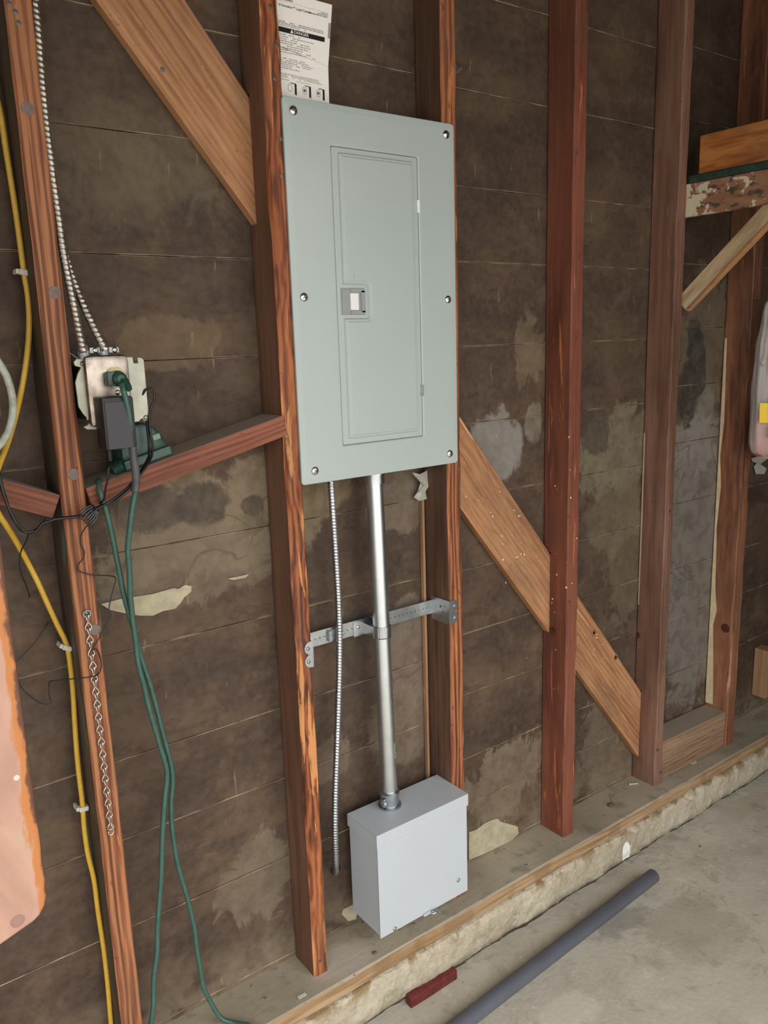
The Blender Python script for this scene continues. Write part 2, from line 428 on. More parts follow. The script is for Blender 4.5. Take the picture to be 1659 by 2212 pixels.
    # scratches, dust and paint dots
    sc = t.noise(t.map(p, (55, 55, 9), rot=(0, .5, 0)), 1, 3, .6)
    c = ap(c, t.step(sc, .68, .73), '94805f', .6)
    vo = t.vor(p, 40); rnd = t.noise(p, 17, 2)
    dots = t.math('MULTIPLY', t.step(vo, .115, .08), t.step(rnd, .60, .64))
    c = ap(c, t.math('MULTIPLY', dots, B((0.4846, 0.0000, 0.5585), (.36, .75))), 'ddd6ca', .9)
    c = t.mix(.22, c, t.ramp(n3, [(.3, '372b23'), (.7, '6e6051')]))
    h = t.math('ADD', t.math('MULTIPLY', n2, .8), t.math('MULTIPLY', n3, .25))
    return t.out(c, t.ramp(n2, [(.3, .62), (.7, .85)]), normal=t.bump(h, .5, .004), spec=.35)
M_WALL = wall_mat('tar_paper'); M_WEDGE = wall_mat('tar_paper_edge', True)

def concrete(name, a, b, c3, stain, flake, fs=9, dustc=None, bd=.003):
    t = NT(name); p = t.pos()
    n1 = t.noise(p, 2.6, 6, .6, .4); n2 = t.noise(p, fs, 6, .65); n3 = t.noise(p, 90, 3, .6)
    c = t.ramp(n1, [(.32, a), (.5, b), (.68, c3)])
    c = t.mix(t.math('MULTIPLY', t.step(n2, .50, .68), .6), c, stain)
    c = t.mix(t.math('MULTIPLY', t.step(t.noise(p, fs*2.3, 5, .6), .60, .68), .55), c, flake)
    c = t.mix(.22, c, t.ramp(n3, [(.35, a), (.65, flake)]))
    vo = t.vor(p, 28); rnd = t.noise(p, 19, 2)
    c = t.mix(t.math('MULTIPLY', t.step(vo, .10, .06), t.step(rnd, .62, .64)), c, 'eeebe2')
    vo2 = t.vor(t.map(p, loc=(3, 1, 2)), 15); c = t.mix(t.math('MULTIPLY', t.step(vo2, .07, .04), t.step(rnd, .55, .6)), c, '4a463e')
    h = t.math('ADD', n2, t.math('MULTIPLY', n3, .4))
    return t, p, c, h, n2
t, p, c, h, n2 = concrete('garage_floor_concrete', 'aea796', 'bab3a3', 'c5bfb0', '9f9888', 'cfc9ba', 8)
rg = t.noise(p, 9, 6, .65)
def fblob(c, ctr, r, col, k, amp=.6):
    m = t.map(t.map(p, loc=(-ctr[0], -ctr[1], 0)), scale=(1/r[0], 1/r[1], .001))
    o = t.n('ShaderNodeVectorMath', operation='LENGTH'); t.L.new(m, o.inputs[0])
    d = t.math('ADD', o.outputs['Value'], t.math('MULTIPLY', t.math('SUBTRACT', rg, .5), amp*2))
    return t.mix(t.math('MULTIPLY', t.step(d, 1.1, .7), k), c, col)
c = fblob(c, (0.6607, -0.2633, -0.1450), (.10, .045), '84817a', .6, 1.3)
c = fblob(c, (0.7471, -0.3865, -0.1450), (.16, .10), '968d7b', .5, 1.4)
c = fblob(c, (0.3412, -0.3766, -0.1450), (.09, .05), 'ccc5b4', .6, 1.2)
c = fblob(c, (1.3788, -0.1822, -0.1450), (.16, .04), 'b7a996', .6)
c = fblob(c, (0.6807, -0.5272, -0.1450), (.2, .10), 'b4ae9e', .5)
c = t.mix(t.math('MULTIPLY', t.step(t.noise(t.map(p, loc=(2, 6, 1)), 17, 8, .72, .5), .53, .64), .45), c, '8b8474')
M_FLOOR = t.out(c, .85, normal=t.bump(h, .6, .004), spec=.25)
t, p, c, h, n2 = concrete('curb_concrete', '958a76', 'aba08a', 'bdb39e', '83775f', 'cdc6b4', 16)
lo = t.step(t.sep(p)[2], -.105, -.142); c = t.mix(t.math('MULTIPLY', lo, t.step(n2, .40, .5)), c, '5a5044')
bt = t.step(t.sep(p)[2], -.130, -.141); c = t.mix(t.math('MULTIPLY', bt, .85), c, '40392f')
hi = t.step(t.sep(p)[2], -.062, -.042); c = t.mix(t.math('MULTIPLY', hi, t.step(n2, .46, .55)), c, '8b7656')
wp = t.blob(p, (0.8441, -0.1280, -0.1015), (.022, .034), 0, n2, .5); c = t.mix(wp, c, 'e9e7e0')
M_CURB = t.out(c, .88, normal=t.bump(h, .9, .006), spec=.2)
# sill: dusty top, raw front with stained lengths
t = NT('sill_wood'); p = t.pos(); v = t.map(p, (1.2, 22, 22)); g1 = t.noise(v, 4, 4, .6)
front = t.ramp(g1, [(.35, '83684c'), (.5, '9c7f5e'), (.65, 'ab9172')])
st = t.noise(t.map(p, (7, 1, 1)), 1, 4, .5); front = t.mix(t.math('MULTIPLY', t.step(st, .52, .6), .5), front, '7d6145')
n2 = t.noise(p, 12, 6, .62); n3 = t.noise(p, 70, 3)
top = t.ramp(t.noise(p, 3.2, 5, .6), [(.3, '8d826f'), (.5, '9e937f'), (.7, 'aca18d')])
top = t.mix(t.math('MULTIPLY', t.step(n2, .52, .66), .5), top, '6f6555')
top = t.mix(t.math('MULTIPLY', t.step(t.noise(p, 45, 3), .68, .72), .8), top, '4d4438')
m = t.map(t.map(p, loc=(.07, .075, 0)), scale=(1/.085, 1/.05, .001))
o = t.n('ShaderNodeVectorMath', operation='LENGTH'); t.L.new(m, o.inputs[0])
d = t.math('ADD', o.outputs['Value'], t.math('MULTIPLY', t.math('SUBTRACT', n2, .5), 1.0))
top = t.mix(t.math('MULTIPLY', t.step(d, 1.2, .6), .8), top, 'b3a89a')
c = t.mix(t.step(t.nz()[2], .4, .8), front, top)
M_SILL = t.out(c, .85, normal=t.bump(t.math('ADD', g1, n3), .4, .0015), spec=.2)
# flaking paint on the shelf arm
t = NT('flaking_paint'); v = t.obj(); a = t.noise(t.map(v, (1, 1, 1.3)), 22, 6, .66, .4); b = t.noise(t.map(v, (1, 3, 8)), 9, 5, .6)
c = t.ramp(t.noise(t.map(v, (1, 3, 14)), 4, 4), [(.3, '84593f'), (.7, 'a37a5e')])
c = t.mix(t.math('MULTIPLY', t.step(b, .52, .60), .85), c, '3a3a35')
yy = t.sep(v)
nearend = t.step(yy[1], -.10, .0); low = t.step(yy[2], -.03, -.05)
thr = t.math('ADD', a, t.math('ADD', t.math('MULTIPLY', nearend, .16), t.math('MULTIPLY', low, .16)))
wm = t.step(thr, .60, .62); c = t.mix(wm, c, 'd3c8ae')
M_FLAKE = t.out(c, .7, normal=t.bump(thr, .6, .003))
t = NT('dusty_strut_wood'); v = t.obj(); a = t.noise(t.map(v, (30, 30, 6)), 1, 5, .6)
M_STRUT = t.out(t.ramp(a, [(.35, '9c8060'), (.5, 'bba27e'), (.68, 'cfc0a2')]), .85, normal=t.bump(a, .5, .002))
# rusted, painted plate close to the camera
t = NT('peeling_plate_paint'); v = t.obj(); a = t.noise(v, 9, 6, .62, .5); b = t.noise(t.map(v, (3, 3, 1)), 14, 6, .62)
c = t.ramp(t.noise(t.map(v, (2, 2, 1.2)), 3.0, 5, .6, .6), [(.30, '8f7163'), (.42, 'a37e6e'), (.50, 'b08a77'), (.57, 'a49a80'), (.64, '86858c')])
c = t.mix(t.math('MULTIPLY', t.step(a, .56, .66), .7), c, '8d9099')
xx = t.sep(v)[0]
ed = t.math('ADD', xx, t.math('MULTIPLY', t.math('SUBTRACT', b, .5), .032))
c = t.mix(t.step(ed, -.014, -.009), c, 'ad6e3c')
c = t.mix(t.step(ed, -.006, -.002), c, '5b3a28')
M_PLATE = t.out(c, .55, normal=t.bump(b, .5, .002), spec=.4)

# ------------------------------------------------------------------ the setting
XL, XR = -4.6, 3.4                     # garage left and right walls
YF = DOOR['y']; FZ = -.145; CZ = 2.42
def grid(fn, nu, nv):
    V = [fn(i/nu, j/nv) for j in range(nv+1) for i in range(nu+1)]
    return V, [(j*(nu+1)+i, j*(nu+1)+i+1, (j+1)*(nu+1)+i+1, (j+1)*(nu+1)+i) for j in range(nv) for i in range(nu)]
def nz3(x, y, z, s, o=0): return mnoise.noise(Vector((x*s+o, y*s-o, z*s+o*.5)))

# floor: a fine strip beside the curb, then a plain slab
def ffn(u, vv):
    x = -1.2+u*4.6; v2 = vv**1.8; y = -.128-v2*1.4
    z = FZ+nz3(x, y, 0, 3)*.004+nz3(x, y, 0, 12, 3)*.0015+nz3(x, y, 0, 50, 3)*.0015*max(0, 1-vv*8)
    if vv == 0: y = -.11
    return (x, y, min(z, FZ+.004))
fl = mk('floor', join(grid(ffn, 460, 60), box(-1.2, XR, YF-.1, -1.528, FZ-.12, FZ), box(XL, -1.2, YF-.1, .1, FZ-.12, FZ), box(XL, XR, YF-.1, .4, FZ-.4, FZ-.06)), M_FLOOR, smooth=False)
tag(fl, kind='structure')
def out_ground():
    return box(-16, 12, -22, YF-.1, FZ-.2, FZ-.01)
tag(mk('driveway', out_ground(), simple('driveway_concrete', 'b5b0a6', .85)), kind='structure')

# concrete curb under the sill
def cfn(u, vv):
    x = -1.2+u*4.6
    prof = [(.02, -.040), (-.118, -.0385), (-.128, -.042), (-.134, -.055), (-.133, -.085), (-.131, -.115), (-.129, -.135), (-.122, -.15), (-.10, -.17)]
    k = vv*(len(prof)-1); i = min(int(k), len(prof)-2); f = k-i
    y = prof[i][0]*(1-f)+prof[i+1][0]*f; z = prof[i][1]*(1-f)+prof[i+1][1]*f
    if y < -.08:
        a = nz3(x, y, z, 9)*.007+nz3(x, y, z, 30, 5)*.004+nz3(x, y, z, 75, 9)*.002
        y += a*.85-.002
        if i in (1, 2, 3): z += nz3(x, 1, z, 16, 2)*.005
        if z < -.125: y += .014*max(0, nz3(x, 2, 0, 11))+.006
        y = max(y, -.150)
    return (x, y, min(z, -.0385) if y < -.02 else z)
cb = mk('concrete_curb', grid(cfn, 900, 32), M_CURB, smooth=False); tag(cb, kind='structure')

def sfn():
    gs = []; V = []; Fc = []; n = 320
    for i in range(n+1):
        x = -1.2+i*4.6/n
        e = nz3(x, 0, 0, 6)*.0022+nz3(x, 0, 0, 30)*.0008
        for y, z in ((.012, 0), (-.06, .0), (-.1215, -.0002), (-.1257+e, -.003+e*.4), (-.1262+e, -.034), (-.124, -.0375), (.012, -.0375)): V.append((x, y, z))
    m = 7
    for i in range(n):
        for k in range(m):
            l = (k+1) % m; Fc.append((i*m+k, (i+1)*m+k, (i+1)*m+l, i*m+l))
    Fc.append(tuple(range(m))); Fc.append(tuple(n*m+k for k in range(m))[::-1])
    return V, Fc
tag(mk('sill_plate', sfn(), M_SILL), kind='structure')

wall = empty('wall_back', (1, .03, 0), kind='structure')
mk('wall_backing', box(-1.2, XR, .016, .05, -.04, CZ), M_HOLE, wall)
def board(x0, x1, za, zb, seed):
    """one sheathing course: front face a little wavy, edges turned back"""
    n = max(2, int((x1-x0)/.02)); V = []; Fc = []; I = []
    def yy(x, z): return .0026+.0018*mnoise.noise(Vector((x*5+seed*3, z*9, seed)))+.0010*mnoise.noise(Vector((x*17, z*30, seed+4)))
    cols = [(0, .014, 0), (0, .0022, 1), (.0016, 0, 0), (.25, 0, 0), (.5, 0, 0), (.75, 0, 0), (1, 0, 0), (1, .0022, 1), (1, .014, 0)]
    for i in range(n+1):
        x = x0+(x1-x0)*i/n
        eb = .0004+.0006*mnoise.noise(Vector((x*7, seed, 0))); et = .0004+.0006*mnoise.noise(Vector((x*7, seed+1, 5)))
        a = za+eb*1.3; b = zb-et*1.3
        sag = .0
        R = [(a, .014), (a, yy(x, a)+.0008), (a+.0011, yy(x, a)-.0003)]
        for f in (.25, .5, .75): zz = a+(b-a)*f; R.append((zz, yy(x, zz)))
        R += [(b-.0011, yy(x, b)-.0003), (b, yy(x, b)+.0008), (b, .014)]
        for z, y in R: V.append((x, max(y, .0003), z))
    m = 9
    for i in range(n):
        for k in range(m-1):
            Fc.append((i*m+k, (i+1)*m+k, (i+1)*m+k+1, i*m+k+1)); I.append(1 if k in (1, 6) else 0)
    Fc.append(tuple(range(m))); I.append(0); Fc.append(tuple(n*m+k for k in range(m))[::-1]); I.append(0)
    return V, Fc, I
ZA = [-.02, .012, .248, .432, .590, .793, .975, 1.14, 1.303, 1.478, 1.672, 1.85, 2.03, 2.21, CZ]
ZB = [-.02, .011, .165, .296, .468, .625, .785, .960, 1.132, 1.306, 1.489, 1.645, 1.84, 2.03, 2.22, CZ]
k = 0
for (x0, x1, Z) in ((-1.2, .268, ZA), (.270, 1.062, ZB), (1.064, XR, [z+.03 if .1 < z < 2.3 else z for z in ZA])):
    for a, b in zip(Z[:-1], Z[1:]):
        mk('board', board(x0, x1, a, b, k), [M_WALL, M_WEDGE], wall, smooth=False); k += 1
cl = empty('ceiling', (0, -1.8, CZ), kind='structure')
for i, x in enumerate([XL+.0+j*.4 for j in range(21)]):
    if x < XR: mk('joist', box(x, x+.045, YF, 0, CZ-.0, CZ+.14), W_DK, cl)
mk('roof_deck', box(XL-.1, XR+.1, YF-.6, .1, CZ+.14, CZ+.17), W_DK, cl)
tag(mk('wall_right', box(XR, XR+.1, YF, .05, FZ, CZ+.14), simple('right_wall_board', '4b4037', .85, nscale=3, namt=.2)), kind='structure')
tag(mk('wall_left', join(box(XL-.1, XL, YF, .05, FZ, CZ+.14), box(XL, -1.2, .0, .05, FZ, CZ+.14)), simple('left_wall_board', '554a40', .85, nscale=3, namt=.2)), kind='structure')
tag(mk('wall_front', join(box(XL, DOOR['x0'], YF-.1, YF, FZ, CZ+.14), box(DOOR['x1'], XR, YF-.1, YF, FZ, CZ+.14), box(DOOR['x0'], DOOR['x1'], YF-.1, YF, DOOR['z1'], CZ+.14)), simple('front_wall_board', '554a40', .85, nscale=3, namt=.2)), kind='structure')

# ------------------------------------------------------------------ framing
BRL = lambda x: 1.361-1.235*x
BRU = lambda x: 1.573-1.235*x
DP = .08
def stud(name, x0, w, mat, seed, bend=lambda z: 0.0, z1=CZ, notch=True, skew=0, ch=.0028, chips=0.0, side=None):
    zs = [i*.02 for i in range(int(z1/.02)+1)]+[z1]
    N = []
    for k, xx in enumerate((x0, x0+w)):
        N.append((BRL(xx)-.003, BRU(xx)+.003))
        if notch: zs += [N[k][0]-.0005, N[k][0]+.0005, N[k][1]-.0005, N[k][1]+.0005]
    zs = sorted(z for z in zs if 0 <= z <= z1)
    V = []; Fc = []; I = []; n = 8
    for z in zs:
        yb = [0.0, 0.0]
        if notch:
            for k in (0, 1):
                if N[k][0] < z < N[k][1]: yb[k] = -.0225
        b = bend(z)
        def j(q): return 1+.9*mnoise.noise(Vector((z*13, q*7.3, seed)))+chips*max(0, mnoise.noise(Vector((z*6, q*3.1, seed+5))))*6
        c = [ch*max(.25, j(q)) for q in range(4)]
        e = .0008*mnoise.noise(Vector((z*20, 3, seed)))
        xl, xr = b+e, w+b-e
        # ring: back-left, front-left (2), front-right (2), back-right, with chamfers
        ring = [(xl+.001, yb[0]-.0), (xl, yb[0]-.002), (xl, -DP+c[0]), (xl+c[1], -DP), (xr-c[2], -DP), (xr, -DP+c[3]), (xr, yb[1]-.002), (xr-.001, yb[1])]
        for x, y in ring: V.append((x, y, z))
    for i in range(len(zs)-1):
        for k in range(n):
            l = (k+1) % n; Fc.append((i*n+k, i*n+l, (i+1)*n+l, (i+1)*n+k)); I.append(0 if k in (2, 3, 4) or not side else 1)
    Fc.append(tuple(range(n))[::-1]); Fc.append(tuple((len(zs)-1)*n+k for k in range(n))); I += [0, 0]
    V = [(x, y, z) for x, y, z in V]
    return mk(name, (V, Fc, I), [mat, side] if side else mat, M=T((x0, 0, 0)), world=False)
GS = 'wall studs'
SL = stud('wall_stud', -.5481, .0378, W_L, 1, lambda z: 0, notch=False, side=W_LS)
tag(SL, 'reddish-brown fine-grained wooden stud at far left with a hanging chain on its face', 'stud', GS)
SA = stud('wall_stud', -.1442, .036, W_A, 2, lambda z: 0, ch=.004, chips=.5, side=W_AS)
tag(SA, 'scorched orange and dark wooden stud along the left edge of the grey panel', 'stud', GS)
SB = stud('wall_stud', .2500, .0386, W_B, 3, side=W_BS)
tag(SB, 'striped brown wooden stud behind the right edge of the grey panel', 'stud', GS)
SC = stud('wall_stud', .6413, .0409, W_C, 4, chips=.3)
tag(SC, 'smooth red-brown wooden stud, first one standing clear to the right of the panel', 'stud', GS)
SD = stud('wall_stud', 1.0431, .0365, W_D, 5, chips=.3)
tag(SD, 'dull brown wooden stud that the peeling shelf arm starts from', 'stud', GS)
SE = stud('wall_stud', 1.4208, .0472, W_E, 6, notch=False, chips=.8)
tag(SE, 'swirly grained wooden stud with a knot, beside the hanging plastic bag', 'stud', GS)

# diagonal let-in brace, one long board; its grain runs along its own z
ang = math.atan(1/1.235)
bd = Vector((1, 0, -1.235)).normalized()
zax = -bd; yax = Vector((0, 1, 0)); xax = yax.cross(zax).normalized()
MB = Matrix(((xax.x, 0, zax.x, -.5), (xax.y, 1, zax.y, 0), (xax.z, 0, zax.z, 1.95), (0, 0, 0, 1)))
PB = []
def edge_run(xa, xb, f, n, s):
    out = []
    for i in range(n+1):
        x = xa+(xb-xa)*i/n; out.append((x, f(x)+.0018*mnoise.noise(Vector((x*14, s, 0)))))
    return out
PB = edge_run(-.508, 1.102, BRL, 60, 1)+edge_run(1.2735, -.508, BRU, 60, 2)
PB[60] = (1.1025, .0005); PB[61] = (1.273, .0005)
br = mk('diagonal_brace', prism(PB, -.0212, -.0006, .0025), W_BR, M=MB)
tag(br, 'long orange-toned diagonal board let in behind the studs, from top left to bottom right', 'brace')
for u in ((-0.2987, -0.0215, 1.7681), (-0.2356, -0.0215, 1.8189)):
    pass
mk('nail_head', lathe([(.0042, 0), (.0040, .0008), (.001, .0010)], 12, (-0.2985, -0.0210, 1.7683), (0, -1, 0)), M_NAIL, br)
for uv in ((0.9204, -0.0210, 0.4241), (0.8224, -0.0210, 0.5218)):
    mk('knot', lathe([(.011, 0), (.009, .0006), (.0045, .0008), (.004, .0002)], 14, uv, (0, -1, 0)), simple('knot_wood', '8a5a38', .7), br)

M_KNOT = simple('dark_knot_wood', '4f2f20', .7, 0, .2, 90, .35)
for st_, q, r_ in ((SC, (0.6410, -0.0342, 0.5752), .011), (SE, (1.4205, -0.0569, 0.4001), .015), (SD, (1.0428, -0.0028, 0.4553), .010)):
    mk('knot', lathe([(r_, 0), (r_*.8, .0008), (r_*.5, .0011), (r_*.42, .0003), (r_*.2, .0009)], 16, q, (-1, 0, 0)), M_KNOT, st_)

def beam(name, a, b, hh, y0, y1, mat, bev=.0015, label=None, cat=None, parent=None):
    """sloping block between points a and b (x,z), thickness hh measured down, y0 front"""
    a = Vector((a[0], 0, a[1])); b = Vector((b[0], 0, b[1])); d = (b-a); L = d.length; d.normalize()
    # local z along the beam so that the grain follows it
    up = Vector((0, -1, 0)).cross(d) * -1
    up = d.cross(Vector((0, 1, 0)))*-1
    if up.z < 0: up = -up
    yv = d.cross(up)
    M = Matrix(((up.x, yv.x, d.x, a.x), (up.y, yv.y, d.y, (y0+y1)/2), (up.z, yv.z, d.z, a.z), (0, 0, 0, 1)))
    h = abs(y1-y0)/2
    o = mk(name, box(-hh, 0, -h, h, 0, L, bev), mat, parent, M=M, world=False)
    return tag(o, label, cat)
beam('fire_block', (-.5095, 1.1085), (-.145, 1.196), .0375, -.082, -.004, W_BL, label='reddish sloping wooden block between the two left studs, dusty top, green plastic piece on it', cat='block')
beam('fire_block', (-.72, 1.178), (-.549, 1.103), .0375, -.080, -.004, W_BL, label='short reddish block left of the chain stud, cut off by the photo edge', cat='block')
# block on the sill between the two right studs
M = T((1.082, -.04, .001)) @ Matrix.Rotation(PI/2, 4, 'Y')
beam('sill_block', (1.0805, .1295), (1.4195, .121), .118, -.076, -.002, W_BK, label='weathered grey-brown block lying on the sill between the two right studs', cat='block')
# bare wood wane strips along studs
def wane(parent, pts, th=.002, mat=None, name='bare_wood_strip'):
    return mk(name, prism(pts, pts_y[0], pts_y[1], th), mat or W_PALE, parent)
def strip_x(parent, x, yz, th, mat, name='bare_edge'):
    """thin flake on the left face (x) of a stud; yz outline"""
    n = len(yz); V = [(x, y, z) for y, z in yz]+[(x-th, y, z) for y, z in yz]
    Fc = [tuple(range(n)), tuple(range(n, 2*n))[::-1]]+[(i, (i+1) % n, n+(i+1) % n, n+i) for i in range(n)]
    return mk(name, (V, Fc), mat, parent)
yz = [(-.002, z) for z in (.13, .5, .9, 1.3)]+[(-.002-w2, z) for w2, z in ((.006, 1.3), (.012, 1.05), (.005, .95), (.013, .85), (.006, .72), (.010, .62), (.013, .52), (.022, .45), (.012, .40), (.018, .3), (.024, .18), (.026, .13))]
strip_x(SE, 1.4206, yz, .0012, simple('bare_sapwood', 'cdbb98', .8, nscale=40, namt=.12))
yz = [(-.001, z) for z in (.55, .8, 1.05)]+[(-.001-w2, z) for w2, z in ((.004, 1.05), (.005, .8), (.003, .55))]
strip_x(SD, 1.0429, yz, .0008, simple('bare_sapwood_thin', 'b09a80', .8))
# narrow lath beside the stud behind the panel, torn paper at its top
lt = mk('lath_strip', box(.2350, .2415, -.010, .0002, .02, 1.0, .0006), W_PALE, M=T((.238, 0, .02)))
tag(lt, 'narrow pale lath standing against the wall left of the striped stud', 'lath')
def rag(name, pts, y0, amp, mat, label=None, cat=None, parent=None, th=.0007):
    """crumpled sheet: outline pts (x,z), fan filled, crumpled in y"""
    cx = sum(q[0] for q in pts)/len(pts); cz = sum(q[1] for q in pts)/len(pts); V = []; Fc = []; n = len(pts); R = 4
    for s in (0, 1):
        base = len(V); V.append((cx, y0-amp*.6+s*th, cz))
        for k in range(1, R+1):
            for i, (x, z) in enumerate(pts):
                f = k/R; V.append((cx+(x-cx)*f, y0-amp*abs(mnoise.noise(Vector((x*90+k, z*90, k*3.3))))*(1-.5*f)+s*th, cz+(z-cz)*f))
        for i in range(n):
            j = (i+1) % n
            t1 = (base, base+1+i, base+1+j); Fc.append(t1 if s == 0 else t1[::-1])
            for k in range(R-1):
                q = (base+1+k*n+i, base+1+(k+1)*n+i, base+1+(k+1)*n+j, base+1+k*n+j); Fc.append(q if s == 0 else q[::-1])
    m = 1+R*n
    for i in range(n):
        j = (i+1) % n; Fc.append((1+(R-1)*n+i, m+1+(R-1)*n+i, m+1+(R-1)*n+j, 1+(R-1)*n+j))
    return tag(mk(name, (V, Fc), mat, parent), label, cat)
xz = lambda L: [(q[0], q[2]) for q in L]
rag('torn_paper', xz([(0.2044, -0.0120, 1.0415), (0.2263, -0.0120, 1.0348), (0.2515, -0.0120, 1.0411), (0.2565, -0.0120, 1.0249), (0.2506, -0.0120, 1.0047), (0.2423, -0.0120, 0.9933), (0.2472, -0.0120, 0.9758), (0.2246, -0.0120, 0.9748), (0.2091, -0.0120, 0.9853), (0.2226, -0.0120, 0.9980), (0.2297, -0.0120, 1.0178)]), -.012, .012, M_TORNG, 'crumpled grey-tan paper scrap at the top of the lath below the panel', 'paper')
rag('torn_paper', xz([(1.6054, -0.0030, 0.9173), (1.7093, -0.0030, 0.9213), (1.7112, -0.0030, 0.9057), (1.6631, -0.0030, 0.9018), (1.6590, -0.0030, 0.8886), (1.7038, -0.0030, 0.8726), (1.6915, -0.0030, 0.8555), (1.6397, -0.0030, 0.8618), (1.6254, -0.0030, 0.8879), (1.6463, -0.0030, 0.9007), (1.6123, -0.0030, 0.9060)]), -.004, .004, M_TORNG, 'pale torn paper curl on the wall under the plastic bag', 'paper')
def patch(uvs, mat, y=-.0009, name='torn_patch'):
    return mk(name, prism(xz(uvs), y, .0015, .0006), mat, wall)
patch([(-0.4827, 0.0000, 0.8900), (-0.4457, 0.0000, 0.8921), (-0.3885, 0.0000, 0.8883), (-0.3486, 0.0000, 0.8913), (-0.3399, 0.0000, 0.8877), (-0.3259, 0.0000, 0.8928), (-0.3135, 0.0000, 0.8876), (-0.3153, 0.0000, 0.8771), (-0.3297, 0.0000, 0.8694), (-0.3379, 0.0000, 0.8595), (-0.3494, 0.0000, 0.8513), (-0.3725, 0.0000, 0.8521), (-0.3922, 0.0000, 0.8478), (-0.4175, 0.0000, 0.8537), (-0.4419, 0.0000, 0.8637), (-0.4671, 0.0000, 0.8755)], M_TORN)
patch([(-0.2418, 0.0000, 0.8874), (-0.2124, 0.0000, 0.8871), (-0.1944, 0.0000, 0.8872), (-0.2028, 0.0000, 0.8814), (-0.2276, 0.0000, 0.8818)], M_TORN)
patch([(0.3733, 0.0000, 0.0882), (0.4006, 0.0000, 0.0847), (0.4251, 0.0000, 0.0906), (0.4499, -0.0000, 0.0911), (0.4750, 0.0000, 0.0863), (0.4868, 0.0000, 0.0720), (0.5177, -0.0000, 0.0525), (0.5492, 0.0000, 0.0326), (0.5529, 0.0000, 0.0102), (0.5265, 0.0000, 0.0005), (0.4494, 0.0000, 0.0020), (0.3723, 0.0000, 0.0088)], M_TORN)
patch([(-0.0199, 0.0000, 0.0437), (-0.0143, 0.0000, 0.0542), (0.0024, 0.0000, 0.0533), (0.0193, 0.0000, 0.0549), (0.0237, 0.0000, 0.0380), (0.0199, 0.0000, 0.0117), (-0.0033, 0.0000, 0.0172)], M_TORN)

# nails and putty marks on studs
def nailhead(parent, p, r=.004, mat=None, name='nail_head', d=(0, -1, 0)):
    return mk(name, lathe([(r, -.0004), (r*.95, .0007), (r*.3, .0010)], 12, p, d), mat or M_NAIL, parent)
for q in ((-0.1243, -0.0800, 1.8764), (-0.1167, -0.0800, 1.8184), (-0.1229, -0.0800, 1.7656), (-0.1174, -0.0800, 1.6708), (-0.1195, -0.0800, 1.6104), (-0.1284, -0.0800, 0.0336)): nailhead(SA, q)
for q in ((-0.5321, -0.0800, 1.7768), (-0.5348, -0.0800, 1.7904), (-0.5416, -0.0800, 1.7996)): nailhead(SL, q, .004, M_CLIP if q[2] > 1.84 else M_NAIL)
for q in ((-0.5326, -0.0800, 1.6652), (-0.5236, -0.0800, 1.4102), (-0.5261, -0.0800, 1.1332), (-0.5189, -0.0800, 0.8741)): nailhead(SL, q, .0095, M_PUTTY, 'putty_spot')
for q in ((0.6502, -0.0800, 0.6635), (0.6486, -0.0800, 1.7261)): nailhead(SC, q, .004)
for q in ((1.0508, -0.0800, 0.1170), (1.0629, -0.0800, 0.8350), (1.0717, -0.0800, 0.0374)): nailhead(SD, q, .005)
def nail(a, b, label, r=.0012):
    e = empty('nail', a, label, 'nail'); a = Vector(a); b = Vector(b); d = (b-a).normalized()
    mk('shank', cyl(a-d*.012, b, r, 8), M_NAIL, e); mk('head', cyl(b, b+d*.0012, r*2.6, 10), M_NAIL, e); return e
nail((.682, -.078, 1.530), (.700, -.084, 1.5325), 'small nail sticking sideways from the first stud right of the panel')
nail((.2885, -.070, 1.835), (.297, -.086, 1.845), 'bent nail on the upper right edge of the stud behind the panel')
n1 = nail((-.532, -.076, 1.822), (-.538, -.094, 1.815), 'bright screw sticking out near the top of the chain stud', .0016)

# ------------------------------------------------------------------ load centre panel
PXA, PXB, PZA, PZB = -.1151, .2749, 1.0626, 1.7397
panel = empty('electrical_panel', (.08, -.081, PZA), 'tall light grey steel electrical panel with a closed narrow door', 'panel')
YC = -.0865
def cover():
    def ring(d, y, r): return [(x, y, z) for x, z in rrect(PXA+d, PXB-d, PZA+d, PZB-d, r, 4)]
    def hole(d, y, r): return [(x, y, z) for x, z in rrect(-.0195+d, .1805-d, 1.1280+d, 1.6695-d, r, 4)]
    rings = [ring(0, -.0815, .0065), ring(0, YC+.0012, .0065), ring(.0003, YC+.0005, .0064), ring(.0012, YC, .006), ring(.0120, YC-.0007, .003), ring(.0125, YC-.0007, .003),
             hole(-.0030, YC-.0007, .005), hole(-.0020, YC-.0006, .004), hole(0, YC+.0004, .003), hole(.0005, YC+.0030, .003)]
    n = len(rings[0]); V = [v for r_ in rings for v in r_]; Fc = []
    for k in range(len(rings)-1):
        for i in range(n):
            j = (i+1) % n; Fc.append((k*n+i, k*n+j, (k+1)*n+j, (k+1)*n+i))
    return V, Fc
mk('cover', cover(), M_PANEL, panel)
mk('back_box', join(box(-.1075, .2495, -.0812, -.0795, 1.068, 1.735), box(-.1075, -.106, -.0812, -.006, 1.09, 1.705), box(.248, .2495, -.0812, -.006, 1.09, 1.705), box(-.1075, .2495, -.0812, -.006, 1.0885, 1.09), box(-.1075, .2495, -.0812, -.006, 1.7035, 1.705)), M_PANEL, panel)
door = mk('door', prism(rrect(-.0182, .1792, 1.1293, 1.6682, .003), YC+.0012, YC+.0028, .0006), M_PANEL, panel)
lx0, lx1, lz0, lz1 = -.0105, .0445, 1.3735, 1.4225
RP = []
